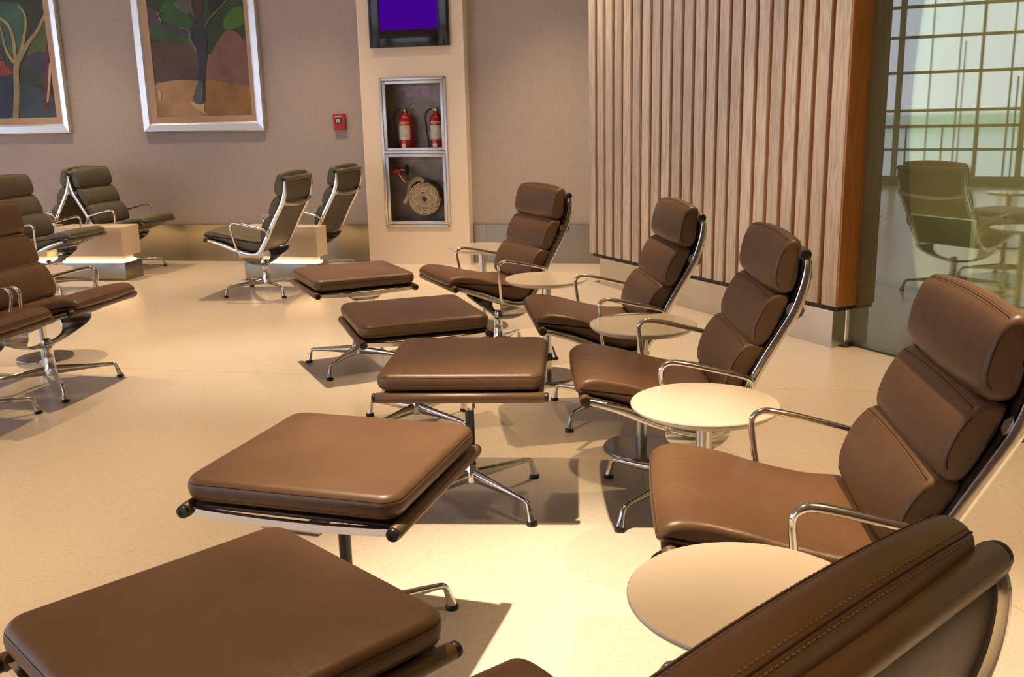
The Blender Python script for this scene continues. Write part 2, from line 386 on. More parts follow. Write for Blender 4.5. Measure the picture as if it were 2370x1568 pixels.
def cushion(name, pts, w, r, m, parent, puff=0.011, it=3, ib=7, jt=0, jb=10, nsub=5, back=True):
    """boxed cushion: section curve pts in (x, z), swept over y; it/ib top and bottom corner of the front panel, jt/jb of the back one"""
    C = catmull(pts, nsub, True); n = len(C)
    left = [(-w + r * (1 - math.sin(PI / 2 * k / 7)), r * (1 - math.cos(PI / 2 * k / 7))) for k in range(7, -1, -1)]
    mid = [(-(w - r) + (2 * (w - r)) * k / 14.0, 0.0) for k in range(1, 14)]
    prof = left + mid + [(-y, d) for (y, d) in left[::-1]]
    vs = []
    def pf(y): return -puff * (1 - (y / w) ** 2)
    for (y, d) in prof:
        for (x, z) in (shrink_curve(C, d * 0.9 + pf(y)) if back else inset_curve(C, d * 0.9 + pf(y))): vs.append((x, y, z))
    fs = []
    for i in range(len(prof) - 1):
        for q in range(n):
            q2 = (q + 1) % n; fs.append((i * n + q, i * n + q2, (i + 1) * n + q2, (i + 1) * n + q))
    fs.append(tuple(range(n))[::-1]); fs.append(tuple((len(prof) - 1) * n + q for q in range(n)))
    b = MB(); b.add(vs, fs)
    sh = shrink_curve if back else inset_curve
    NRM = [Vector((C[q][0] - inset_curve(C, 0.001)[q][0], 0, C[q][1] - inset_curve(C, 0.001)[q][1])).normalized() for q in range(n)]
    def edge(q, dy=0.0, lift=0.0):
        out = []
        for k in range(25):
            y = (-1 + 2 * k / 24.0) * (w - r * 0.7); x, z = sh(C, pf(y) - lift)[q]; out.append((x, y, z))
        return out
    def loop(a, c, fr):
        top = edge(a); bot = edge(c)[::-1]; ks = []
        q = a
        step = 1 if fr else -1
        while q % n != c % n: ks.append(q % n); q += step
        ks.append(c % n); ins = sh(C, 0.016)
        f1 = [(ins[k][0], w + 0.0003, ins[k][1]) for k in ks[1:-1]]; f2 = [(x, -y, z) for x, y, z in f1[::-1]]
        b.tube(catmull(top + f1 + bot + f2, 2, True), 0.0010, 5, m=1, closed=True)
    ta, tb = int(it * nsub), int(ib * nsub)
    loop(ta, tb, True)
    if back: loop(int(jt * nsub) % n, int(jb * nsub) % n, False)
    for q0 in ((ta, tb) if not back else (ta, tb, int(jt * nsub) % n)):
        for o_ in (-1, 1):
            q = (q0 + o_) % n; pth = []
            for k in range(25):
                y = (-1 + 2 * k / 24.0) * (w - r * 1.2); c_ = sh(C, pf(y))
                fx = 0.0055 / max(1e-5, math.hypot(c_[q][0] - c_[q0][0], c_[q][1] - c_[q0][1]))
                pth.append((c_[q0][0] + (c_[q][0] - c_[q0][0]) * fx, y, c_[q0][1] + (c_[q][1] - c_[q0][1]) * fx))
            dashes(b, pth, lambda i: NRM[q], 2)
    return b.build(name, [m, M_SEAM, M_STITCH], parent, sharp=1.2)

# ------------------------------------------------------------------ lounge chair
RAIL = [(0.357, 0.467), (0.29, 0.449), (0.226, 0.429), (0.12, 0.386), (0.03, 0.357), (-0.03, 0.350), (-0.07, 0.362), (-0.107, 0.402),
        (-0.148, 0.474), (-0.20, 0.575), (-0.265, 0.688), (-0.302, 0.757), (-0.326, 0.835), (-0.333, 0.895), (-0.327, 0.925)]
RW = 0.272
RC = catmull(RAIL, 5)
def rail_at(x=None, z=None, lo=True):
    best = None
    for (a, b) in RC:
        e = abs(a - x) if x is not None else abs(b - z)
        if z is not None and a > -0.05: continue
        if best is None or e < best[0]: best = (e, a, b)
    return best[1], best[2]
HEAD = [(-0.318, 0.943), (-0.311, 0.967), (-0.287, 0.974), (-0.260, 0.955), (-0.243, 0.914), (-0.233, 0.868), (-0.232, 0.832), (-0.247, 0.810), (-0.272, 0.804), (-0.298, 0.814), (-0.312, 0.860)]
MIDB = [(-0.286, 0.782), (-0.276, 0.798), (-0.254, 0.802), (-0.224, 0.788), (-0.199, 0.755), (-0.180, 0.714), (-0.169, 0.674), (-0.172, 0.645), (-0.190, 0.633), (-0.218, 0.642), (-0.252, 0.700)]
LOWB = [(-0.212, 0.617), (-0.201, 0.636), (-0.178, 0.644), (-0.149, 0.634), (-0.122, 0.604), (-0.102, 0.564), (-0.088, 0.520), (-0.086, 0.482), (-0.099, 0.461), (-0.126, 0.464), (-0.160, 0.528)]
SEAT = [(-0.118, 0.437), (-0.085, 0.456), (0.0, 0.462), (0.12, 0.488), (0.22, 0.517), (0.31, 0.533), (0.36, 0.529), (0.387, 0.508), (0.387, 0.490), (0.362, 0.482),
        (0.30, 0.468), (0.226, 0.447), (0.12, 0.404), (0.03, 0.375), (-0.04, 0.369), (-0.085, 0.388)]

def glide_leg(ang, R, hub_z=0.10, knee_z=0.088, r0=0.026, kr=0.030, parent=None, mm=None):
    """one arm of the four-star base with its foot and black glide"""
    c, s_ = math.cos(ang), math.sin(ang)
    b = MB()
    path = [(0.0, hub_z), (0.04, hub_z - 0.004), (0.12, 0.092), (0.20, 0.0875), (R - 0.055, 0.083), (R - 0.034, 0.081), (R - 0.021, 0.075), (R - 0.014, 0.063), (R - 0.006, 0.035), (R, 0.014)]
    wd = [0.015, 0.0135, 0.0115, 0.0100, 0.0092, 0.0092, 0.0094, 0.0096, 0.0118, 0.0150]
    ht = [0.026, 0.024, 0.0185, 0.0140, 0.0100, 0.0095, 0.0094, 0.0096, 0.0118, 0.0150]
    P = catmull([(a, z, w_, h_) for (a, z), w_, h_ in zip(path, wd, ht)], 3)
    pp = [(q[0] * c, q[0] * s_, q[1]) for q in P]
    side = Vector((-s_, c, 0))
    def ring(i):
        return [(P[i][2] * math.cos(2 * PI * q / 12), P[i][3] * math.sin(2 * PI * q / 12)) for q in range(12)]
    # frame with constant sideways axis
    vs = []; n = len(pp)
    for i in range(n):
        t = (Vector(pp[min(i + 1, n - 1)]) - Vector(pp[max(i - 1, 0)])).normalized(); nr = t.cross(side)
        for (a, bb) in ring(i): vs.append(Vector(pp[i]) + side * a + nr * bb)
    fs = []
    for i in range(n - 1):
        for q in range(12):
            q2 = (q + 1) % 12; fs.append((i * 12 + q, i * 12 + q2, (i + 1) * 12 + q2, (i + 1) * 12 + q))
    fs.append(tuple(range(12))[::-1]); fs.append(tuple((n - 1) * 12 + q for q in range(12)))
    b.add(vs, fs)
    o = b.build('leg', M_CHROME, parent)
    g = MB(); g.lathe([(0.006, 0.016), (0.0165, 0.0145), (0.0195, 0.010), (0.0195, 0.003), (0.018, 0.0)], 20, c=((R + 0.001) * c, (R + 0.001) * s_, 0))
    g.build('glide', M_BLACK, o)
    return o

def u_bracket(b, zt, zc, wt, wc, half, x0, thick=0.007):
    """cast strap from rail to rail: wide at the rails, narrow under the middle"""
    n = 28; vs = []; fs = []
    for i in range(n + 1):
        t = -1 + 2 * i / n; a = abs(t)
        y = half * math.sin(t * PI / 2) if True else t
        u = abs(math.sin(t * PI / 2))
        z = zc + (zt - zc) * (1 - math.sqrt(max(0, 1 - min(1, u) ** 2.2)) ** 0.9)
        w = wc + (wt - wc) * u ** 5.0
        for (dx, dz) in ((-w, 0), (-w + 0.004, thick), (-w + 0.011, thick * 0.3), (w - 0.011, thick * 0.3), (w - 0.004, thick), (w, 0), (w - 0.008, -thick), (-w + 0.008, -thick)):
            vs.append((x0 + dx, y - 0 * dz, z + dz))
    k = 8
    for i in range(n):
        for q in range(k):
            q2 = (q + 1) % k; fs.append((i * k + q, i * k + q2, (i + 1) * k + q2, (i + 1) * k + q))
    fs.append(tuple(range(k))[::-1]); fs.append(tuple(n * k + q for q in range(k)))
    b.add(vs, fs)

def make_chair(leath, dark, creased):
    root = thing('lounge_chair', '', 'chair')
    cushion('seat_cushion', SEAT, 0.258, 0.020, creased, root, puff=0.007, it=7, ib=15, back=False)
    cushion('back_cushion', LOWB, 0.255, 0.016, leath, root)
    cushion('back_cushion', MIDB, 0.255, 0.016, leath, root)
    cushion('head_cushion', HEAD, 0.257, 0.016, leath, root, it=2.4, jt=0.8)
    # sling of leather between the rails
    b = MB(); vs = []; fs = []; P = RC[1:-1]
    n = len(P)
    for i, (x, z) in enumerate(P):
        j0 = max(i - 1, 0); j1 = min(i + 1, n - 1); tx = P[j1][0] - P[j0][0]; tz = P[j1][1] - P[j0][1]; L = math.hypot(tx, tz); nx, nz = tz / L, -tx / L
        if nz < 0 and x > -0.03: nx, nz = -nx, -nz
        if x <= -0.03 and nx < 0: nx, nz = -nx, -nz
        for (y, k) in ((-0.263, 0.012), (-0.268, 0.006), (-0.263, 0.0), (0.263, 0.0), (0.268, 0.006), (0.263, 0.012)):
            vs.append((x + nx * k, y, z + nz * k))
    for i in range(n - 1):
        for q in range(6):
            q2 = (q + 1) % 6; fs.append((i * 6 + q, i * 6 + q2, (i + 1) * 6 + q2, (i + 1) * 6 + q))
    fs.append((0, 1, 2, 3, 4, 5)); fs.append(tuple((n - 1) * 6 + q for q in range(6))[::-1])
    b.add(vs, fs); b.build('sling', dark, root)
    # bars at the front edge and the top, wrapped in leather, with black end caps
    for nm, (x, z) in (('front_bar', (0.360, 0.466)), ('top_bar', (-0.324, 0.930))):
        t = MB(); t.lathe([(0.016, -0.279), (0.0190, -0.275), (0.0190, 0.275), (0.016, 0.279)], 20, c=(x, 0, z), axis='y')
        t_o = t.build(nm, leath, root)
        for sgn in (-1, 1):
            c = MB(); pr = [(0.0155, 0.0), (0.0160, 0.002), (0.0160, 0.009), (0.0145, 0.012), (0.006, 0.0135), (0.005, 0.0115)]
            c.lathe([(r, sgn * (0.279 + h)) for r, h in pr], 20, c=(x, 0, z), axis='y'); c.build('end_cap', M_BLACK, t_o)
    # polished side rails
    for sgn in (-1, 1):
        r = MB(); path = [(x, sgn * RW, z) for x, z in RC]
        def ring(i):
            f = i / (len(path) - 1.0); e = 0.62 + 0.38 * min(1, 6 * f, 6 * (1 - f)); a = 0.0105; h = 0.0140 * e
            return [(-a, -h * .5), (-a, h * .5), (-a * .6, h), (a * .6, h), (a, h * .5), (a, -h * .5), (a * .55, -h * .75), (a * .3, -h * 1.25), (-a * .3, -h * 1.25), (-a * .55, -h * .75)]
        vs = []; n = len(path); fs = []
        for i in range(n):
            q0 = Vector(path[max(i - 1, 0)]); q1 = Vector(path[min(i + 1, n - 1)]); t_ = (q1 - q0).normalized(); sd = Vector((0, 1, 0)); nr = t_.cross(sd)   # nr: up over the seat
            if i > n * 0.55 and nr.x < 0: pass
            for (a, bb) in ring(i): vs.append(Vector(path[i]) + sd * a - nr * bb)
        k = 10
        for i in range(n - 1):
            for q in range(k):
                q2 = (q + 1) % k; fs.append((i * k + q, i * k + q2, (i + 1) * k + q2, (i + 1) * k + q))
        fs.append(tuple(range(k))[::-1]); fs.append(tuple((n - 1) * k + q for q in range(k)))
        r.add(vs, fs); r.build('side_rail', M_CHROME, root, sharp=0.9)
        # armrest loop
        A = [(0.088, 0.279, 0.368), (0.098, 0.284, 0.385), (0.106, 0.292, 0.420), (0.114, 0.304, 0.470), (0.121, 0.314, 0.525), (0.125, 0.318, 0.562), (0.122, 0.318, 0.583), (0.108, 0.318, 0.597), (0.085, 0.318, 0.602),
             (0.03, 0.318, 0.593), (-0.05, 0.317, 0.574), (-0.120, 0.315, 0.556), (-0.152, 0.312, 0.543), (-0.166, 0.305, 0.525), (-0.166, 0.293, 0.505), (-0.160, 0.280, 0.492)]
        ap = catmull([(x, sgn * y, z) for x, y, z in A], 5)
        b = MB(); na = len(ap)
        b.tube(ap, lambda i: 0.0088 + 0.0032 * math.sin(PI * min(1, max(0, (i / na - 0.35) / 0.5))), 12, rb=lambda i: 0.0086)
        b.lathe([(0.010, sgn * 0.271), (0.010, sgn * 0.288)], 14, c=(0.090, 0, 0.371), axis='y')
        b.lathe([(0.010, sgn * 0.271), (0.010, sgn * 0.287)], 14, c=(-0.158, 0, 0.493), axis='y')
        b.build('armrest', M_CHROME, root)
    # cast spreader behind the back
    b = MB(); n = 20; pts = []
    for i in range(n + 1):
        t = -1 + 2 * i / n; u = abs(t)
        pts.append((-0.302 - 0.028 * (1 - u ** 2.5), t * 0.266, 0.752 - 0.030 * (1 - u ** 2.2) + 0.0))
    b.tube(pts, lambda i: 0.009 + 0.020 * abs(-1 + 2 * i / n) ** 6, 10, rb=lambda i: 0.011 + 0.016 * abs(-1 + 2 * i / n) ** 6)
    b.build('back_spreader', M_CAST, root)
    # seat bracket, swivel column, base
    b = MB(); u_bracket(b, 0.352, 0.236, 0.105, 0.024, 0.264, -0.005)
    b.lathe([(0.030, 0.226), (0.042, 0.236), (0.042, 0.243)], 24, c=(-0.005, 0, 0))
    b.lathe([(0.024, 0.243), (0.024, 0.262), (0.018, 0.270)], 24, c=(-0.005, 0, 0)); b.build('seat_bracket', M_CAST, root)
    b = MB(); b.lathe([(0.031, 0.232), (0.026, 0.222), (0.0245, 0.205), (0.024, 0.178), (0.0225, 0.176), (0.0225, 0.172), (0.0255, 0.170), (0.027, 0.145), (0.031, 0.118), (0.034, 0.105), (0.034, 0.078), (0.026, 0.072)], 28)
    b.build('column', M_CHROME, root)
    for k in range(4): glide_leg(-PI / 4 + k * PI / 2 + PI / 2, 0.345, parent=root)
    return root

# ------------------------------------------------------------------ ottoman
def rounded_pad(hx, hy, z0, z1, rc, re, puff, n=22):
    """flat cushion with rounded plan corners rc, rounded edges re"""
    vs = []; fs = []; idx = {}
    def vert(p):
        k = (round(p[0], 6), round(p[1], 6), round(p[2], 6))
        if k not in idx: idx[k] = len(vs); vs.append(k)
        return idx[k]
    seg = 10; out = []
    for cx, cy, a0 in ((hx - rc, hy - rc, 0), (-hx + rc, hy - rc, PI / 2), (-hx + rc, -hy + rc, PI), (hx - rc, -hy + rc, 1.5 * PI)):
        for k in range(seg + 1):
            a = a0 + PI / 2 * k / seg; out.append((cx, cy, math.cos(a), math.sin(a)))
    # subdivide straight runs
    loop = []
    m = len(out)
    for i in range(m):
        loop.append(out[i])
        if (i + 1) % (seg + 1) == 0:
            a = out[i]; c = out[(i + 1) % m]
            for k in range(1, 8):
                f = k / 8.0; loop.append((a[0] + (c[0] - a[0]) * f, a[1] + (c[1] - a[1]) * f, a[2], a[3]))
    L = len(loop); rings = []
    h = (z1 - z0) / 2; zc = (z0 + z1) / 2; prof = []
    K = 8
    for k in range(K + 1):
        a = -PI / 2 + PI * k / K
        prof.append((rc - re + re * math.cos(a) if False else math.cos(a), math.sin(a)))
    rr = []
    for (c_, s_) in prof: rr.append((re * (1 - c_), zc + h * s_ * 1.0 if True else 0))
    tops = [0.75, 0.5, 0.25, 0.08]
    def ringpts(inset, z): return [(cx + (rc - inset) * ux, cy + (rc - inset) * uy, z) for cx, cy, ux, uy in loop]
    R = []
    for f in tops[::-1]: R.append([(p[0] * f, p[1] * f, z0 - 0.0) for p in ringpts(re, z0)])
    for (i_, z) in rr: R.append(ringpts(i_, z))
    for f in tops: R.append([(p[0] * f, p[1] * f, z1 + puff * (1 - f ** 2)) for p in ringpts(re, z1)])
    for r in R:
        for p in r: vs.append(p)
    for i in range(len(R) - 1):
        for q in range(L):
            q2 = (q + 1) % L; fs.append((i * L + q, i * L + q2, (i + 1) * L + q2, (i + 1) * L + q))
    fs.append(tuple(range(L))[::-1]); fs.append(tuple((len(R) - 1) * L + q for q in range(L)))
    return vs, fs, ringpts
def make_ottoman(leath, dark):
    root = thing('ottoman', '', 'footstool')
    vs, fs, rp = rounded_pad(0.279, 0.279, 0.493, 0.553, 0.050, 0.022, 0.011)
    b = MB(); b.add(vs, fs)
    for z, ins in ((0.539, 0.0045), (0.507, 0.0045)): b.tube(rp(ins - 0.0002, z), 0.0010, 5, m=1, closed=True)
    st = rp(0.0022, 0.5335); st.append(st[0])
    dashes(b, st, lambda i: (st[i][0] if abs(st[i][0]) > abs(st[i][1]) else 0, st[i][1] if abs(st[i][1]) >= abs(st[i][0]) else 0, 0), 2)
    b.build('cushion', [leath, M_SEAM, M_STITCH], root, sharp=1.2)
    X = 0.2696; Z = 0.4716
    for sgn in (-1, 1):
        t = MB(); t.lathe([(0.015, -0.279), (0.0178, -0.275), (0.0178, 0.275), (0.015, 0.279)], 20, c=(sgn * X, 0, Z), axis='y'); to = t.build('wrapped_bar', leath, root)
        for s2 in (-1, 1):
            c = MB(); pr = [(0.0150, 0.0), (0.0160, 0.002), (0.0160, 0.009), (0.0145, 0.012), (0.006, 0.0125), (0.005, 0.0105)]
            c.lathe([(r, s2 * (0.279 + h)) for r, h in pr], 20, c=(sgn * X, 0, Z), axis='y'); c.build('end_cap', M_BLACK, to)
        r = MB(); P = catmull([(-X, 0.470), (-0.2, 0.4655), (-0.08, 0.461), (0.08, 0.461), (0.2, 0.4655), (X, 0.470)], 5)
        r.sweep([(x, sgn * 0.266, z) for x, z in P], lambda i: [(-.0075, -.009), (.0075, -.009), (.0075, .009), (-.0075, .009)], up=Vector((0, 0, 1)), smooth=False)
        r.build('side_rail', M_CHROME, root)
    b = MB(); n = 12
    b.obox((-X, -0.258, 0.473), Vector((2 * X, 0, 0)), Vector((0, 0.516, 0)), Vector((0, 0, 0.010)), bev=0.003); b.build('sling', dark, root)
    b = MB(); u_bracket(b, 0.455, 0.398, 0.085, 0.024, 0.262, 0.0, 0.006); b.build('seat_bracket', M_CAST, root)
    b = MB(); b.lathe([(0.028, 0.396), (0.0215, 0.388), (0.0205, 0.352), (0.0165, 0.350), (0.0165, 0.349)], 24); b.build('collar', M_CHROME, root)
    b = MB(); b.lathe([(0.0162, 0.352), (0.0162, 0.112)], 24); b.build('column', M_BTUBE, root)
    b = MB(); b.lathe([(0.019, 0.142), (0.022, 0.136), (0.026, 0.115), (0.029, 0.100), (0.029, 0.076), (0.022, 0.070)], 24); b.build('hub', M_CHROME, root)
    for k in range(4): glide_leg(PI / 4 + k * PI / 2, 0.3136, parent=root)
    return root

def make_table():
    root = thing('side_table', '', 'table'); r = 0.2166; z = 0.5362
    b = MB(); b.lathe([(0.165, z - 0.030), (0.195, z - 0.024), (r - 0.004, z - 0.011), (r, z - 0.006), (r, z - 0.003), (r - 0.0025, z), (0.10, z), (0.01, z)], 72); b.build('table_top', M_TTOP, root)
    b = MB(); b.lathe([(0.0235, 0.012), (0.0235, z - 0.030)], 32); b.lathe([(0.075, z - 0.036), (0.075, z - 0.0295)], 32); b.build('column', M_COLUMN, root)
    b = MB(); b.lathe([(0.158, 0.0), (0.16, 0.002), (0.16, 0.009), (0.158, 0.012), (0.03, 0.0135), (0.024, 0.0135)], 64); b.build('base_plate', M_TBASE, root)
    return root

# ------------------------------------------------------------------ shell
def slab(name, quad, thick, m, kind='structure'):
    """quad: 4 points, thickened along its normal by thick (away)"""
    a, b_, c, d = [Vector(p) for p in quad]; nrm = (b_ - a).cross(d - a).normalized() * thick
    bb = MB(); vs = [a, b_, c, d, a + nrm, b_ + nrm, c + nrm, d + nrm]
    bb.add(vs, [(0, 1, 2, 3), (7, 6, 5, 4), (0, 4, 5, 1), (1, 5, 6, 2), (2, 6, 7, 3), (3, 7, 4, 0)], smooth=False)
    o = bb.build(name, m, sharp=0.3)
    if kind: o['kind'] = kind
    return o
def wbox(bb, s0, s1, d0, d1, z0, z1, m=0, bev=0.0):
    bb.obox(W(s0, d1, z0), WE * (s1 - s0), WN * (d1 - d0), Vector((0, 0, z1 - z0)), m, bev)
S_MIN, S_MAX, D_MAX = -10.0, 7.0, 13.0
b = MB(); wbox(b, S_MIN - .3, S_MAX + .3, -0.8, D_MAX + .3, -0.1, 0.0); tag(b.build('floor', M_FLOOR), kind='structure')
b = MB(); wbox(b, S_MIN - .3, S_MAX + .3, -0.8, D_MAX + .3, CEIL, CEIL + 0.1); tag(b.build('ceiling', M_CEIL), kind='structure')
# pillar extents along the back wall
PA = Vector((-1.355, 9.228, 0)); PE = Vector((0.9768, -0.2158, 0)).normalized(); PN = Vector((-PE.y, PE.x, 0)); PWD = 1.003
PS0, PS1 = -1.40 + 0.03, -0.40
b = MB(); wbox(b, S_MIN - .3, -1.36, -0.12, 0.0, 0, CEIL); wbox(b, -0.42, S_MAX + .3, -0.12, 0.0, 0, CEIL); tag(b.build('wall_back', M_WALL), kind='structure')
FS0, FS1, FZ0, FZ1 = -9.0, -1.5, 0.3, 3.3
b = MB(); wbox(b, S_MIN - .3, FS0, D_MAX, D_MAX + .12, 0, CEIL); wbox(b, FS1, S_MAX + .3, D_MAX, D_MAX + .12, 0, CEIL)
wbox(b, FS0, FS1, D_MAX, D_MAX + .12, 0, FZ0); wbox(b, FS0, FS1, D_MAX, D_MAX + .12, FZ1, CEIL); tag(b.build('wall_front', M_DARKWALL), kind='structure')
b = MB()  # unseen window behind the camera, added for bluish highlights on the cushions
for k in range(6): s_ = FS0 + (FS1 - FS0 - .06) * k / 5.0; wbox(b, s_, s_ + .06, D_MAX + .02, D_MAX + .08, FZ0, FZ1)
for z in (FZ0, 1.8, FZ1 - .06): wbox(b, FS0, FS1, D_MAX + .03, D_MAX + .07, z, z + .06)
tag(b.build('added_window_3', mat('window_frame_grey', (0.4, 0.38, 0.34), 0.5)), kind='structure')
b = MB(); wbox(b, S_MAX, S_MAX + .12, 0, D_MAX, 0, CEIL); tag(b.build('wall_right', M_DARKWALL), kind='structure')
# window wall on the left: piers, sill and lintel
WD0, WD1, WZ0, WZ1 = 1.35, 11.8, 0.12, 3.4
b = MB(); wbox(b, S_MIN - .15, S_MIN, 0, WD0, 0, CEIL); wbox(b, S_MIN - .15, S_MIN, WD1, D_MAX, 0, CEIL)
wbox(b, S_MIN - .15, S_MIN, WD0, WD1, 0, WZ0); wbox(b, S_MIN - .15, S_MIN, WD0, WD1, WZ1, CEIL); tag(b.build('wall_left', M_DARKWALL), kind='structure')
b = MB(); rnd = random.Random(3)
for z in (0.12, 0.60, 1.00, 1.27, 1.91, 2.5, 3.0, 3.37): wbox(b, S_MIN - .11, S_MIN - .03, WD0, WD1, z, z + 0.05)
d = WD0
while d < WD1:
    w_ = rnd.choice((0.025, 0.035, 0.05, 0.10)); wbox(b, S_MIN - .03, S_MIN + .01 + 0.0, d, min(WD1, d + w_), WZ0, WZ1); d += w_ + rnd.choice((0.10, 0.16, 0.22, 0.30, 0.42))
for k in range(26):
    d = 1.6 + 0.38 * k + rnd.uniform(-.12, .12); h = rnd.choice((0.9, 1.3, 1.7, 2.3)); wbox(b, S_MIN - .03, S_MIN + .0, d, d + rnd.choice((.02, .03)), WZ0, WZ0 + h)
M_WFR = mat('window_frame_paint', (0.55, 0.46, 0.33), 0.5)
tag(b.build('window_1', M_WFR), kind='structure')

# baseboards of brushed steel along the back wall
BH = 0.369
b = MB(); s = -1.36
for s0, s1 in ((-10.0, -8.2), (-8.2, -6.4), (-6.4, -4.6), (-4.6, -2.8), (-2.8, -1.36)): wbox(b, s0 + .001, s1 - .001, 0, 0.018, 0, BH)
tag(b.build('baseboard_left', M_STEEL), kind='structure')
b = MB()
for s0, s1 in ((-0.40, -0.22), (-0.22, 1.1), (1.1, 2.8), (2.8, 6.9)): wbox(b, s0 + .001, s1 - .001, 0, 0.018, 0, BH)
tag(b.build('baseboard_right', M_STEEL), kind='structure')

# ------------------------------------------------------------------ pillar with recessed fire cabinet
def Pp(s, d, z): return PA + PE * s - PN * d + Vector((0, 0, z))       # d>0 towards the room
def pbox(bb, s0, s1, d0, d1, z0, z1, m=0, bev=0.0):
    bb.obox(Pp(s0, d1, z0), PE * (s1 - s0), PN * (d1 - d0), Vector((0, 0, z1 - z0)), m, bev)
C0, C1, CZ0, CZ1, CM0, CM1 = 0.189, 0.820, 0.364, 1.727, 1.035, 1.075
b = MB(); dp = 0.45
pbox(b, 0, C0, -dp, 0, 0, CEIL); pbox(b, C1, PWD, -dp, 0, 0, CEIL); pbox(b, C0, C1, -dp, 0, 0, CZ0); pbox(b, C0, C1, -dp, 0, CZ1, CEIL); pbox(b, C0, C1, -dp, -0.24, CZ0, CZ1)
tag(b.build('wall_column', M_CREAM), kind='structure')

cab = thing('fire_cabinet', 'aluminium framed fire cabinet with two glass doors recessed in the cream column', 'cabinet', Pp(0.5, 0, CZ0))
def under(o, root):
    o.parent = root; o.matrix_parent_inverse = root.matrix_basis.inverted() if False else Matrix.Translation(-root.location) if root.rotation_euler.z == 0 else root.matrix_basis.inverted()
    return o
b = MB(); t_ = 0.004
pbox(b, C0, C0 + t_, -0.23, 0, CZ0, CZ1); pbox(b, C1 - t_, C1, -0.23, 0, CZ0, CZ1); pbox(b, C0, C1, -0.236, -0.23, CZ0, CZ1)
pbox(b, C0, C1, -0.23, 0, CZ0, CZ0 + t_); pbox(b, C0, C1, -0.23, 0, CZ1 - t_, CZ1); pbox(b, C0, C1, -0.23, 0, CM0 + .01, CM1 - .01)
under(b.build('cabinet_box', M_CABIN), cab)
b = MB(); fw = 0.020
pbox(b, C0 - .004, C0 + fw, 0, 0.012, CZ0 - .004, CZ1 + .004, bev=.002); pbox(b, C1 - fw, C1 + .004, 0, 0.012, CZ0 - .004, CZ1 + .004, bev=.002)
pbox(b, C0, C1, 0, 0.012, CZ0 - .004, CZ0 + fw, bev=.002); pbox(b, C0, C1, 0, 0.012, CZ1 - fw, CZ1 + .004, bev=.002); pbox(b, C0 + fw, C1 - fw, 0, 0.012, CM0 + .008, CM1 - .008, bev=.002)
under(b.build('frame', M_CABF), cab)
def glass_mat(name, tint, refl, rough=0.0, rtint=(1, 1, 1), haze=0.0, hcol=(.5, .5, .4)):
    m = bpy.data.materials.new(name); m.use_nodes = True; t = m.node_tree; t.nodes.clear()
    o = N(t, 'ShaderNodeOutputMaterial'); g = N(t, 'ShaderNodeBsdfGlossy'); g.inputs['Color'].default_value = rgba(rtint); g.inputs['Roughness'].default_value = rough
    tr = N(t, 'ShaderNodeBsdfTransparent'); tr.inputs[0].default_value = rgba(tint)
    lw = N(t, 'ShaderNodeFresnel', IOR=1.5); ad = N(t, 'ShaderNodeMath', operation='ADD', use_clamp=True); ad.inputs[1].default_value = refl; t.links.new(lw.outputs[0], ad.inputs[0])
    mx = N(t, 'ShaderNodeMixShader'); t.links.new(ad.outputs[0], mx.inputs[0]); t.links.new(tr.outputs[0], mx.inputs[1]); t.links.new(g.outputs[0], mx.inputs[2])
    if haze:
        df = N(t, 'ShaderNodeBsdfDiffuse'); df.inputs[0].default_value = rgba(hcol)
        m3 = N(t, 'ShaderNodeMixShader'); m3.inputs[0].default_value = haze; t.links.new(mx.outputs[0], m3.inputs[1]); t.links.new(df.outputs[0], m3.inputs[2]); t.links.new(m3.outputs[0], o.inputs[0])
    else: t.links.new(mx.outputs[0], o.inputs[0])
    return m
M_CGLASS = glass_mat('cabinet_glass', (0.80, 0.80, 0.80), 0.03, 0.02)
for (z0, z1) in ((CM1 - .006, CZ1 - fw - .002), (CZ0 + fw + .002, CM0 + .006)):
    b = MB(); f2 = 0.030; a0, a1 = C0 + fw + .002, C1 - fw - .002
    pbox(b, a0, a0 + f2, -.004, 0.008, z0, z1, bev=.0015); pbox(b, a1 - f2, a1, -.004, 0.008, z0, z1, bev=.0015)
    pbox(b, a0 + f2, a1 - f2, -.004, 0.008, z0, z0 + f2, bev=.0015); pbox(b, a0 + f2, a1 - f2, -.004, 0.008, z1 - f2, z1, bev=.0015)
    pbox(b, a0 + .010, a0 + .016, 0.008, 0.012, (z0 + z1) / 2 - .012, (z0 + z1) / 2 + .012)
    dr = under(b.build('door', M_CABF), cab)
    g = MB(); pbox(g, a0 + f2 - .003, a1 - f2 + .003, -.001, 0.003, z0 + f2 - .003, z1 - f2 + .003); go = g.build('glass', M_CGLASS, dr); go.matrix_parent_inverse = dr.matrix_parent_inverse
# notices at the back of the upper compartment
M_PAPER = mat('lilac_notice_paper', (0.50, 0.42, 0.66), 0.7, var=0.25, vscale=30)
for (s0, s1, z0, z1) in ((0.36, 0.60, 1.555, 1.665), (0.665, 0.775, 1.535, 1.665)):
    b = MB(); pbox(b, s0, s1, -.230, -.228, z0, z1); o = b.build('paper_notice', M_PAPER)
    tag(o, 'lilac notice sheet stuck inside the cabinet, ' + ('wider one on the left' if s0 < .5 else 'narrower one at the right edge'), 'notice', 'notices inside the fire cabinet')
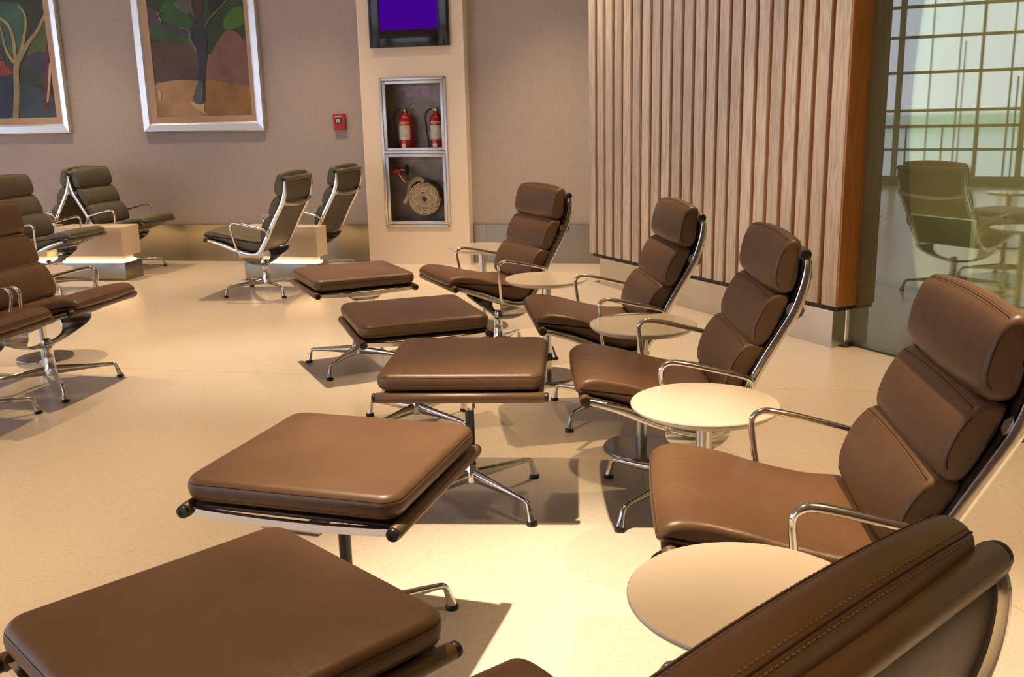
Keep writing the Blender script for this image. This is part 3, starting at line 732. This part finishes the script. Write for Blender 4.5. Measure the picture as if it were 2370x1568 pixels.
# two extinguishers
M_RED = mat('red_enamel', (0.34, 0.008, 0.013), 0.28, var=0.05, coat=0.4)
M_LABEL = mat('extinguisher_label', (0.42, 0.45, 0.46), 0.4, var=0.4, vscale=35, col2=(0.62, 0.58, 0.48))
M_BAND = mat('extinguisher_band', (0.70, 0.25, 0.16), 0.4, var=0.4, vscale=60)
M_DOT = mat('white_dot', (0.75, 0.72, 0.68), 0.5, var=0.02)
M_BRASS = mat('brass', (0.62, 0.43, 0.18), 0.3, 1.0, var=0.1)
M_RUBBER = mat('black_rubber', (0.014, 0.013, 0.013), 0.5, var=0.2)
def make_ext(s_, label):
    root = thing('fire_extinguisher', label, 'fire extinguisher', Pp(s_, -0.115, CM1 - .010), math.atan2(PE.y, PE.x), 'extinguishers in the fire cabinet')
    b = MB(); r = 0.066; b.lathe([(r - .006, 0), (r, .006), (r, 0.275), (r - .004, 0.300), (r - .020, 0.325), (0.026, 0.342), (0.020, 0.350), (0.020, 0.362)], 36); b.build('cylinder', M_RED, root)
    b = MB(); n = 20; vs = []; fs = []
    for k in range(n + 1):
        a = -PI / 2 - 0.95 + 1.9 * k / n
        for z in (0.105, 0.235): vs.append(((r + .0008) * math.cos(a), (r + .0008) * math.sin(a), z))
    for k in range(n): fs.append((2 * k, 2 * k + 2, 2 * k + 3, 2 * k + 1))
    b.add(vs, fs); b.build('label_panel', M_LABEL, root)
    b = MB(); vs = []; fs = []
    for k in range(n + 1):
        a = -PI / 2 - 0.8 + 1.6 * k / n
        for z in (0.248, 0.268): vs.append(((r + .0008) * math.cos(a), (r + .0008) * math.sin(a), z))
    for k in range(n): fs.append((2 * k, 2 * k + 2, 2 * k + 3, 2 * k + 1))
    b.add(vs, fs); b.build('label_band', M_BAND, root)
    b = MB(); vs = [((r + .001) * math.cos(-PI / 2 - .1), (r + .001) * math.sin(-PI / 2 - .1), 0.05)]
    for k in range(20):
        a = 2 * PI * k / 20; aa = -PI / 2 - .1 + 0.022 * math.cos(a) / r; vs.append(((r + .001) * math.cos(aa), (r + .001) * math.sin(aa), 0.05 + 0.022 * math.sin(a)))
    b.add(vs, [(0, k + 1, (k + 1) % 20 + 1) for k in range(20)]); b.build('round_sticker', M_DOT, root)
    b = MB(); b.lathe([(0.018, 0.360), (0.018, 0.385), (0.012, 0.392)], 20); b.tube([(-0.015, 0, 0.375), (-0.04, 0, 0.378)], 0.008, 10); b.build('valve', M_BRASS, root)
    b = MB(); b.sweep([(0.0, 0, 0.392), (0.03, 0, 0.402), (0.065, 0, 0.425), (0.090, 0, 0.440)], lambda i: [(-.008, -.002), (.008, -.002), (.008, .002), (-.008, .002)], smooth=False)
    b.sweep([(0.0, 0, 0.382), (0.04, 0, 0.386), (0.080, 0, 0.388)], lambda i: [(-.008, -.002), (.008, -.002), (.008, .002), (-.008, .002)], smooth=False); b.build('handle', M_BLACK, root)
    b = MB(); b.tube(catmull([(-0.04, 0, 0.378), (-0.075, -.005, 0.372), (-0.100, -.01, 0.335), (-0.104, -.01, 0.27), (-0.092, -.01, 0.15), (-0.080, -.01, 0.06), (-0.078, -.01, 0.012)], 6), 0.0085, 10)
    b.tube([(-0.078, -.01, 0.05), (-0.078, -.01, 0.008)], 0.011, 10); b.build('hose', M_RUBBER, root)
    return root
make_ext(0.385, 'red fire extinguisher on the left behind the upper cabinet glass, beside the dark side wall')
make_ext(0.690, 'red fire extinguisher on the right behind the upper cabinet glass, black hose at its left')
# hose reel and valve
M_HOSE = mat('canvas_hose', (0.42, 0.36, 0.28), 0.8, var=0.25, vscale=25, bump=0.3, bscale=60)
yaw_p = math.atan2(PE.y, PE.x)
root = thing('fire_hose_reel', 'flat coiled canvas fire hose hanging behind the lower cabinet glass', 'hose reel', Pp(0.548, -0.10, 0.62), yaw_p)
b = MB(); R0 = 0.02; turns = 9; P = []
for k in range(turns * 40 + 1):
    a = 2 * PI * k / 40; r = R0 + (0.155 - R0) * k / (turns * 40); P.append((r * math.cos(a), 0, r * math.sin(a)))
b.sweep(P, lambda i: [(-.025, -.006), (.025, -.006), (.025, .006), (-.025, .006)], up=None, smooth=False); b.build('coiled_hose', M_HOSE, root)
b = MB(); b.tube(catmull([(0.0, -.01, 0.155), (-0.05, -.01, 0.185), (-0.10, 0, 0.17), (-0.15, 0.01, 0.12), (-0.17, 0.01, 0.02), (-0.21, 0.01, -.05)], 6), 0.012, 8, rb=0.022); b.build('hose_tail', M_HOSE, root)
b = MB(); b.tube(catmull([(0.05, .03, 0.16), (0.12, .03, 0.13), (0.165, .03, 0.06), (0.19, .03, -.06)], 6), 0.011, 8); b.build('rack_arm', M_RUBBER, root)
b = MB(); b.lathe([(0.018, -0.034), (0.018, 0.034)], 16, axis='y'); b.build('spindle', M_BLACK, root)
root = thing('hydrant_valve', 'red and brass hose valve with a black handwheel inside the lower cabinet', 'valve', Pp(0.30, -0.10, 0.88), yaw_p)
b = MB(); b.tube([(-0.055, 0, 0.0), (0.015, 0, 0.0)], 0.034, 16); b.build('valve_body', M_RED, root)
b = MB(); b.tube([(0.015, 0, 0.01), (0.075, 0, 0.01)], 0.012, 12); b.build('stem', M_BRASS, root)
b = MB(); b.lathe([(0.012, 0.070), (0.040, 0.072), (0.047, 0.078), (0.047, 0.088), (0.040, 0.094), (0.012, 0.094)], 24, axis='x', c=(0, 0, 0.01)); b.build('handwheel', M_BLACK, root)
b = MB(); b.tube(catmull([(0.0, 0, -0.02), (0.03, 0, -0.07), (0.06, 0, -0.11)], 5), 0.020, 12); b.build('outlet', M_BRASS, root)

# wall display
M_SCREEN = emit('purple_screen', (0.085, 0.002, 0.40), 0.62)
root = thing('wall_display', 'black framed wall screen showing plain purple, high on the cream column', 'screen', Pp(0.5, 0, 1.99))
b = MB(); z0, z1 = 1.998, 3.0; fz = 0.150; q0, q1, i0, i1 = 0.127, 0.880, 0.228, 0.780
pbox(b, q0, i0, 0, .040, z0, z1, bev=.003); pbox(b, i1, q1, 0, .040, z0, z1, bev=.003); pbox(b, i0, i1, 0, .040, z0, z0 + fz, bev=.003); pbox(b, i0, i1, 0, .040, z1 - .10, z1, bev=.003); pbox(b, i0, i1, 0, .02, z0 + fz, z1 - .1)
under(b.build('bezel', mat('gloss_black', (0.010, 0.009, 0.009), 0.15, var=0.1)), root)
b = MB(); pbox(b, i0, i1, .02, .030, z0 + fz, z1 - .10); under(b.build('screen_panel', M_SCREEN), root)

# manual call point
root = thing('fire_alarm_call_point', 'small red fire alarm call point with a dark window on the taupe wall', 'alarm')
root.location = W(-1.62, 0, 1.27)
b = MB(); wbox(b, -1.684, -1.562, 0, .035, 1.272, 1.420, bev=.006); under(b.build('housing', mat('alarm_red', (0.42, 0.015, 0.025), 0.35, var=0.05)), root)
b = MB(); wbox(b, -1.662, -1.590, .035, .039, 1.332, 1.388); under(b.build('break_window', M_BLACK), root)
b = MB(); wbox(b, -1.660, -1.592, .035, .038, 1.392, 1.402); wbox(b, -1.650, -1.610, .039, .0405, 1.340, 1.372); under(b.build('lettering_strip', mat('pale_marks', (0.45, 0.40, 0.38), 0.5, var=0.3)), root)

# ------------------------------------------------------------------ paintings
ART = {
'p2_mauve':[(-2.932, 1.973), (-2.888, 2.047), (-2.806, 2.141), (-2.739, 2.203), (-2.683, 2.224), (-2.63, 2.211), (-2.573, 2.175), (-2.52, 2.099), (-2.512, 1.656), (-2.736, 1.739), (-2.973, 1.756)],
'p2_ochre':[(-3.511, 1.727), (-3.425, 1.763), (-3.236, 1.78), (-3.052, 1.769), (-2.808, 1.752), (-2.593, 1.702), (-2.511, 1.667), (-2.515, 1.42), (-3.513, 1.437)],
'p2_dochre':[(-2.985, 1.759), (-2.808, 1.748), (-2.688, 1.726), (-2.594, 1.697), (-2.512, 1.662), (-2.515, 1.424), (-2.975, 1.434), (-3.013, 1.481)],
'p2_canopy':[(-3.46, 3.057), (-2.531, 3.007), (-2.526, 2.49), (-2.529, 2.142), (-2.596, 2.192), (-2.683, 2.227), (-2.753, 2.182), (-2.821, 2.109), (-2.905, 2.005), (-3.034, 2.052), (-3.09, 2.108), (-3.209, 2.145), (-3.38, 2.156), (-3.52, 2.156), (-3.507, 2.532)],
'p2_g1':[(-3.377, 2.35), (-3.327, 2.407), (-3.202, 2.429), (-3.095, 2.398), (-3.05, 2.311), (-3.059, 2.225), (-3.172, 2.256), (-3.301, 2.31)],
'p2_g2':[(-2.714, 2.34), (-2.635, 2.411), (-2.528, 2.427), (-2.525, 2.28), (-2.653, 2.226), (-2.735, 2.245)],
'p2_g3':[(-3.289, 2.523), (-3.224, 2.563), (-3.064, 2.577), (-3.097, 2.494), (-3.165, 2.433), (-3.326, 2.413), (-3.39, 2.399), (-3.357, 2.473)],
'p2_g4':[(-3.503, 2.28), (-3.245, 2.265), (-3.128, 2.206), (-3.063, 2.129), (-3.137, 2.126), (-3.38, 2.156), (-3.52, 2.158)],
'p2_b1':[(-3.413, 2.303), (-3.266, 2.292), (-3.126, 2.228), (-3.084, 2.162), (-3.179, 2.187), (-3.347, 2.236)],
'p2_pu':[(-3.511, 2.468), (-3.413, 2.411), (-3.375, 2.313), (-3.441, 2.277), (-3.514, 2.291)],
'p2_wine':[(-3.016, 2.575), (-2.922, 2.549), (-2.926, 2.444), (-2.97, 2.318), (-3.017, 2.331), (-3.023, 2.448)],
'p2_gr':[(-3.219, 2.499), (-3.044, 2.534), (-3.042, 2.438), (-3.006, 2.32), (-3.085, 2.376), (-3.178, 2.423)],
'p2_blk':[(-2.81, 2.586), (-2.669, 2.559), (-2.74, 2.436), (-2.842, 2.388), (-2.872, 2.442)],
'p2_trunk':[(-3.008, 2.298), (-2.923, 2.306), (-2.922, 2.188), (-2.92, 2.037), (-2.949, 1.908), (-2.973, 1.756), (-3.004, 1.553), (-3.116, 1.573), (-3.07, 1.715), (-3.042, 1.769), (-3.026, 1.976), (-3.053, 2.161)],
'p2_trunkb':[(-3.071, 1.704), (-3.04, 1.758), (-3.005, 1.746), (-3.03, 1.559), (-3.116, 1.573)],
'p2_cream':[(-3.135, 1.564), (-3.006, 1.553), (-3.013, 1.481), (-2.962, 1.436), (-3.057, 1.482), (-3.138, 1.534)],
'p2_tag':[(-3.485, 1.68), (-3.462, 1.681), (-3.454, 1.603), (-3.479, 1.602)],
'p1_teal':[(-5.247, 2.563), (-4.956, 2.573), (-4.858, 2.525), (-4.829, 2.38), (-4.872, 2.226), (-4.997, 2.062), (-5.107, 2.122), (-5.286, 2.331)],
'p1_olive':[(-4.855, 2.125), (-4.727, 2.277), (-4.618, 2.438), (-4.643, 2.096), (-4.773, 2.055), (-4.888, 1.991)],
'p1_vio':[(-4.945, 1.971), (-4.85, 2.069), (-4.664, 2.085), (-4.709, 1.782), (-4.89, 1.81), (-4.972, 1.881)],
'p1_dg':[(-4.971, 1.926), (-4.833, 1.922), (-4.748, 1.784), (-4.907, 1.782), (-4.995, 1.773)],
'p1_navy':[(-5.767, 1.893), (-5.077, 1.872), (-5.143, 1.458), (-5.843, 1.463)],
'p1_red':[(-5.279, 2.049), (-5.194, 2.035), (-5.13, 1.976), (-5.077, 1.918), (-5.091, 1.884), (-5.306, 1.881)],
'p1_slate':[(-5.001, 1.777), (-4.907, 1.782), (-4.743, 1.727), (-4.647, 1.667), (-4.631, 1.455), (-5.054, 1.456)],
'p1_mag':[(-4.639, 2.207), (-4.62, 2.162), (-4.647, 1.961), (-4.629, 1.904), (-4.699, 1.563), (-4.762, 1.56), (-4.695, 1.918)],
'p1_cr':[(-4.642, 1.984), (-4.631, 1.91), (-4.698, 1.634), (-4.723, 1.618), (-4.679, 1.804)],
'trunk':[(-5.105, 1.457), (-5.053, 1.7), (-5.024, 1.928), (-4.977, 2.062)],
'b1':[(-5.04, 1.996), (-5.107, 2.122), (-5.128, 2.28), (-5.141, 2.359)],
'b2':[(-5.017, 2.018), (-5.011, 2.242), (-5.059, 2.378), (-5.173, 2.449)],
'b3':[(-4.98, 2.039), (-4.905, 2.183), (-4.846, 2.37), (-4.851, 2.469), (-4.909, 2.538)],
'b4':[(-4.977, 2.017), (-4.846, 2.181), (-4.723, 2.299), (-4.627, 2.438)],
't2':[(-5.211, 2.137), (-5.159, 2.045), (-5.131, 1.885)],
'q1':[(-3.083, 2.397), (-3.021, 2.299), (-3.08, 2.194), (-3.035, 2.041)],
'q2':[(-3.196, 2.263), (-3.1, 2.238), (-3.091, 2.151), (-3.035, 2.041)],
'q3':[(-2.675, 2.497), (-2.766, 2.416), (-2.858, 2.346), (-2.927, 2.263)],
'q4':[(-3.411, 2.432), (-3.374, 2.323)],

}
PCOL = dict(dark=(0.030, 0.035, 0.030), brown=(0.080, 0.055, 0.042), mauve=(0.20, 0.095, 0.080), ochre=(0.40, 0.245, 0.115), dochre=(0.27, 0.135, 0.035), green=(0.030, 0.090, 0.022), bright=(0.055, 0.14, 0.022),
            dgreen=(0.022, 0.045, 0.020), purple=(0.075, 0.060, 0.090), wine=(0.055, 0.020, 0.028), greygreen=(0.09, 0.11, 0.10), black=(0.010, 0.012, 0.012), trunk=(0.022, 0.030, 0.045), cream=(0.52, 0.40, 0.24),
            slate=(0.035, 0.055, 0.075), teal=(0.045, 0.115, 0.085), olive=(0.085, 0.115, 0.035), violet=(0.045, 0.045, 0.075), navy=(0.018, 0.025, 0.065), red=(0.26, 0.030, 0.020), magenta=(0.13, 0.015, 0.035),
            tan=(0.33, 0.27, 0.13), greytrunk=(0.09, 0.105, 0.105), tag=(0.5, 0.42, 0.30), twig=(0.13, 0.12, 0.07))
PM = {}
def pmat(k):
    if k not in PM:
        c = PCOL[k]; PM[k] = mat('oil_paint_' + k, c, 0.5, var=0.25, vscale=5.0, bump=0.10, bscale=30)
    return PM[k]
def brush(P, w0, w1):
    """band polygon along a branch"""
    P = catmull(P, 5); L = []; R = []
    for i, p in enumerate(P):
        a = P[max(i - 1, 0)]; c = P[min(i + 1, len(P) - 1)]; tx, tz = c[0] - a[0], c[1] - a[1]; l = math.hypot(tx, tz) or 1
        w = w0 + (w1 - w0) * i / (len(P) - 1); L.append((p[0] - tz / l * w, p[1] + tx / l * w)); R.append((p[0] + tz / l * w, p[1] - tx / l * w))
    return L, R
def painting(label, s0, s1, z0, z1, i0, i1, j0, j1, back, layers, branches):
    root = thing('framed_painting', label, 'painting', W((s0 + s1) / 2, 0, z0), 0, 'framed tree paintings on the back wall')
    fw_ = 0.088
    # silver frame with mitred corners
    b = MB(); pr = [(0, 0.004), (0, 0.038), (0.012, 0.046), (0.070, 0.036), (fw_, 0.026), (fw_, 0.004)]
    cs = [(s0, z0, 1, 1), (s1, z0, -1, 1), (s1, z1, -1, -1), (s0, z1, 1, -1)]; vs = []; fs = []
    for (s, z, a, c) in cs:
        for (o_, d_) in pr: vs.append(W(s + a * o_, d_, z + c * o_))
    k = len(pr)
    for i in range(4):
        for q in range(k - 1):
            j = (i + 1) % 4; fs.append((i * k + q, j * k + q, j * k + q + 1, i * k + q + 1))
        j = (i + 1) % 4; fs.append((i * k + k - 1, j * k + k - 1, j * k, i * k))
    b.add(vs, fs, smooth=False); under(b.build('frame', M_FRAME, sharp=0.2), root)
    b = MB(); cs = [(s0 + fw_, z0 + fw_, i0, j0), (s1 - fw_, z0 + fw_, i1, j0), (s1 - fw_, z1 - fw_, i1, j1), (s0 + fw_, z1 - fw_, i0, j1)]; vs = []
    for (s, z, a, c) in cs: vs += [W(s, 0.004, z), W(s, 0.024, z), W(a, 0.016, c), W(a, 0.004, c)]
    fs = []
    for i in range(4):
        j = (i + 1) % 4
        for q in range(4): q2 = (q + 1) % 4; fs.append((i * 4 + q, j * 4 + q, j * 4 + q2, i * 4 + q2))
    b.add(vs, fs, smooth=False); under(b.build('liner', mat('liner_linen', (0.46, 0.33, 0.26), 0.8, var=0.05, vscale=100), sharp=0.2), root)
    b = MB(); mats = [pmat(back)]; wbox(b, i0, i1, 0.004, 0.0100, j0, j1)
    def slot(kk):
        m_ = pmat(kk)
        if m_ not in mats: mats.append(m_)
        return mats.index(m_)
    dd = 0.0104
    for key, col in layers:
        pts = catmull([(min(max(s, i0), i1), min(max(z, j0), j1)) for s, z in ART[key]], 3, True)
        pts = [(min(max(s, i0), i1), min(max(z, j0), j1)) for s, z in pts]; n = len(pts)
        b.add([W(s, dd, z) for s, z in pts], [tuple(range(n))], slot(col), False); dd += 0.00035
    for key, col, wa, wb_ in branches:
        L, R = brush(ART[key], wa, wb_); n = len(L)
        cl = lambda q: W(min(max(q[0], i0), i1), dd, min(max(q[1], j0), j1))
        b.add([cl(q) for q in L] + [cl(q) for q in R], [(i, i + 1, n + i + 1, n + i) for i in range(n - 1)], slot(col), False); dd += 0.0003
    under(b.build('canvas', mats), root)
painting('silver framed painting of a dark tree on an ochre mound, right of the two', -3.672, -2.378, 1.282, 3.05, -3.512, -2.512, 1.432, 2.90, 'brown',
         [('p2_mauve', 'mauve'), ('p2_ochre', 'ochre'), ('p2_dochre', 'dochre'), ('p2_canopy', 'dgreen'), ('p2_g4', 'green'), ('p2_g3', 'green'), ('p2_pu', 'purple'), ('p2_g1', 'green'), ('p2_b1', 'violet'), ('p2_g2', 'bright'), ('p2_gr', 'greygreen'), ('p2_wine', 'wine'), ('p2_blk', 'black'), ('p2_cream', 'cream'), ('p2_trunk', 'trunk'), ('p2_trunkb', 'greytrunk'), ('p2_tag', 'tag')],
         [('q1', 'trunk', .012, .02), ('q2', 'twig', .006, .012), ('q3', 'twig', .006, .010), ('q4', 'tan', .003, .004)])
painting('silver framed painting of a pale forked tree over blue ground, at the left edge', -5.774, -4.480, 1.300, 3.07, -5.614, -4.630, 1.455, 2.92, 'dark',
         [('p1_teal', 'teal'), ('p1_olive', 'olive'), ('p1_vio', 'violet'), ('p1_dg', 'dgreen'), ('p1_navy', 'navy'), ('p1_slate', 'slate'), ('p1_red', 'red'), ('p1_mag', 'magenta'), ('p1_cr', 'cream')],
         [('trunk', 'tan', .032, .030), ('b1', 'tan', .018, .008), ('b2', 'tan', .022, .012), ('b3', 'tan', .020, .007), ('b4', 'tan', .026, .012), ('t2', 'twig', .004, .004)])

# ------------------------------------------------------------------ slatted partition on its steel plinth
SN = Vector((0.9, 0.437, 0)).normalized(); SE = Vector((-0.437, 0.9, 0)).normalized(); S0 = Vector((1.870, 5.460, 0))
def sbox(bb, e0, e1, n0, n1, z0, z1, m=0, bev=0.0):
    bb.obox(S0 + SE * e0 + SN * n0 + Vector((0, 0, z0)), SE * (e1 - e0), SN * (n1 - n0), Vector((0, 0, z1 - z0)), m, bev)
part = thing('slatted_wood_partition', 'tall screen of pale vertical oak slats with an orange end panel on a steel plinth', 'partition', S0)
ZB = 0.247; E0, E1 = -0.035, 2.775; NS = 22; pitch = (E1 - E0 - 0.020) / NS
b = MB()
for k in range(NS):
    e0 = E0 + 0.004 + k * pitch; w_ = pitch * 0.725 if k else pitch
    sbox(b, e0 + (pitch - w_) * (0 if k == 0 else 1.0), e0 + pitch if k else e0 + w_, -0.004, 0.012, ZB, CEIL - .002, bev=.0015)
under(b.build('slats', [M_SLAT]), part)
# orange side faces of the slats: thin cores just behind the pale faces
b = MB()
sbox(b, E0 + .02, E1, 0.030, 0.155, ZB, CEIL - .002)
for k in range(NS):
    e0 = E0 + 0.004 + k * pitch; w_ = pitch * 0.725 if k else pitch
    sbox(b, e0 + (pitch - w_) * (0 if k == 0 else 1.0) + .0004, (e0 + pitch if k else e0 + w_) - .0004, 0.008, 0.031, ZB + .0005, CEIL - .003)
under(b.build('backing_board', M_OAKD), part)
b = MB(); sbox(b, E0, E0 + .02, -0.004, 0.158, ZB, CEIL - .002, bev=.002); under(b.build('end_panel', M_OAK), part)
b = MB()
for e0, e1 in ((0.0, 0.98), (0.98, 1.96), (1.96, 2.60)): sbox(b, e0 + .0007, e1 - .0007, 0.0, 0.10, 0, 0.220)
sbox(b, E0 + .01, E1 - .06, 0.004, 0.12, 0.222, ZB, 1)
under(b.build('plinth', [mat('plinth_steel', (0.60, 0.59, 0.58), 0.26, 1.0, var=0.08, vscale=2.5, rvar=0.05), mat('shadow_gap_black', (0.03, 0.022, 0.016), 0.6, var=0.1)]), part)
b = MB(); sbox(b, 0.0, 0.02, 0.128, 0.140, 0, 0.225); tag(b.build('trim_1', M_COLUMN), kind='structure')

# ------------------------------------------------------------------ glass wall
GE = -SE
def gbox(bb, e0, e1, n0, n1, z0, z1, m=0, bev=0.0):
    bb.obox(S0 + SN * (0.14 + n0) + GE * e0 + Vector((0, 0, z0)), GE * (e1 - e0), SN * (n1 - n0), Vector((0, 0, z1 - z0)), m, bev)
M_GLASS = glass_mat('green_tinted_glass', (0.78, 0.84, 0.66), 0.12, 0.010, (0.92, 1.0, 0.90), 0.10, (0.55, 0.54, 0.36))
b = MB(); gbox(b, 0.0, 9.6, 0, 0.012, 0.012, CEIL); tag(b.build('window_2', M_GLASS), kind='structure')
b = MB(); gbox(b, 0.0, 9.6, -.002, 0.016, 0.0, 0.012); tag(b.build('trim_2', mat('floor_channel', (0.05, 0.075, 0.06), 0.4, 0.5, var=0.2)), kind='structure')
b = MB(); gbox(b, -2.9, 9.6, 0.95, 1.05, 0.0, CEIL); tag(b.build('wall_inner', mat('olive_paint', (0.40, 0.38, 0.22), 0.7, var=0.06)), kind='structure')
b = MB(); gbox(b, -0.02, 0.725, 0.05, 0.09, 0.0, 0.795, bev=.003)
tag(b.build('low_green_panel', mat('pale_green_panel', (0.34, 0.42, 0.28), 0.45, var=0.05)), 'low pale green panel standing right behind the glass wall', 'panel')

# ------------------------------------------------------------------ lit counter boxes
M_BOXW = mat('cream_solid_surface', (0.72, 0.60, 0.46), 0.3, var=0.02, vscale=100)
M_LED = emit('warm_led_strip', (1.0, 0.60, 0.26), 26.0)
M_LEDD = mat('led_tray_aluminium', (0.7, 0.62, 0.5), 0.4, 0.8, var=0.05)
def lit_box(front_right, ang, w, dpt, label):
    root = thing('lit_plinth_table', label, 'table', front_right, ang, 'cream box tables with a glowing gap')
    X0 = -w
    b = MB(); b.box((X0, 0, 0.218), (0, dpt, 0.478), .002); b.build('upper_box', M_BOXW, root)
    b = MB(); b.box((X0, 0.0, 0.0), (0, dpt, 0.158), .001); b.build('steel_base', M_STEEL, root)
    b = MB(); b.box((X0 + .05, 0.05, 0.158), (-.05, dpt - .05, 0.218)); b.build('core', M_LEDD, root)
    b = MB()
    b.box((X0 + .035, 0.030, 0.160), (-.035, 0.040, 0.172)); b.box((X0 + .035, dpt - .04, 0.160), (-.035, dpt - .03, 0.172))
    b.box((-.042, 0.040, 0.160), (-.032, dpt - .04, 0.172)); b.box((X0 + .032, 0.040, 0.160), (X0 + .042, dpt - .04, 0.172))
    b.build('led_strip', M_LED, root)
    return root
lit_box((-3.451, 8.545, 0), -0.16, 0.66, 0.29, 'cream box table with glowing gap below, in front of the back-to-back grey chairs')
lit_box((-4.19, 8.66, 0), -0.16, 0.66, 0.29, 'cream box table with glowing gap, at far left behind the grey chair')
lit_box((-1.655, 8.205, 0), -0.29, 0.72, 0.19, 'cream box table with glowing gap, between the two grey chairs seen from behind')

# ------------------------------------------------------------------ seating
brown = make_chair(M_BROWN, M_BROWND, M_BROWNC); grey = make_chair(M_GREY, M_GREYD, M_GREY)
RIGHT = 'brown lounge chairs in the right row'; LEFT = 'brown lounge chairs at the left edge'; FAR = 'grey lounge chairs by the back wall'
CH = [
 (brown, 0.711, 2.075, 3.022, RIGHT, 'large brown leather lounge chair at right, between the two nearest white tables'),
 (brown, 0.599, 3.236, 3.115, RIGHT, 'brown leather lounge chair in front of the near end of the slatted partition'),
 (brown, 0.467, 4.311, 3.227, RIGHT, 'brown leather lounge chair in front of the middle of the slatted partition'),
 (brown, -0.077, 5.468, 3.552, RIGHT, 'brown leather lounge chair right of the cream column, farthest of its row'),
 (brown, 0.051, 0.940, 2.287, RIGHT, 'nearest brown leather lounge chair, seen from above at the bottom right corner'),
 (grey, -1.999, 7.783, 2.975, FAR, 'grey lounge chair seen from behind, left of the two, on the open floor'),
 (grey, -1.75, 8.79, 2.901, FAR, 'grey lounge chair seen from behind beside the cream column'),
 (grey, -3.874, 8.025, -0.163, FAR, 'grey lounge chair facing right at the left edge, in front of the box tables'),
 (grey, -3.688, 9.207, -0.197, FAR, 'grey lounge chair facing right behind the box table, back against another chair'),
 (grey, -4.45, 9.52, 3.00, FAR, 'grey lounge chair facing left by the wall, its back to the right-facing one'),
 (brown, -2.471, 4.979, -0.187, LEFT, 'dark brown lounge chair facing right at the left edge, chrome base in full view'),
 (brown, -2.612, 4.315, -0.190, LEFT, 'nearer dark brown lounge chair at the left edge, only seat front and foot in view'),
]
used = set()
for proto, x, y, a, g, lab in CH:
    c = proto if proto.name not in used else copy_tree(proto); used.add(proto.name)
    c.location = (x, y, 0); c.rotation_euler = (0, 0, a); tag(c, lab, 'chair', g)
ott = make_ottoman(M_BROWN, M_BROWND)
OT = [(-0.503, 1.488, -0.795, 0.400, 'largest brown leather ottoman, at the bottom left corner'),
      (-0.448, 2.322, -0.296, 0.900, 'lit tan-brown leather ottoman on a black column, second nearest, turned cornerwise'),
      (-0.158, 3.293, -1.637, 0.804, 'brown leather ottoman in the middle, set square to the view'),
      (-0.437, 4.147, 0.321, -1.010, 'brown leather ottoman behind the square-set one, second farthest'),
      (-0.882, 5.295, 0.439, -0.775, 'farthest brown leather ottoman, near the lone grey chair'),
      (-3.155, 5.134, -0.2, 0.0, 'brown leather ottoman at the left edge, only one foot in view')]
for i, (x, y, a, bs, lab) in enumerate(OT):
    c = ott if i == 0 else copy_tree(ott)
    c.location = (x, y, 0); c.rotation_euler = (0, 0, a); tag(c, lab, 'footstool', 'brown leather ottomans')
    for ch in c.children:                       # the base swivels under the cushion
        if ch.name.split('.')[0] == 'leg': ch.rotation_euler = (0, 0, bs - PI / 4)
tb = make_table()
TB = [(0.410, 1.547, 'nearest round white side table, lower right'), (0.561, 2.700, 'round white side table between the two largest brown chairs'),
      (0.532, 3.805, 'round white side table between the two chairs before the slatted partition'), (0.187, 4.972, 'round white side table beside the farthest chair of the right row'),
      (-0.183, 6.273, 'round white side table near the foot of the cream column, farthest'), (-2.83, 5.66, 'round white side table at the left edge behind the dark brown chair')]
for i, (x, y, lab) in enumerate(TB):
    c = tb if i == 0 else copy_tree(tb)
    c.location = (x, y, 0); tag(c, lab, 'table', 'round white side tables')
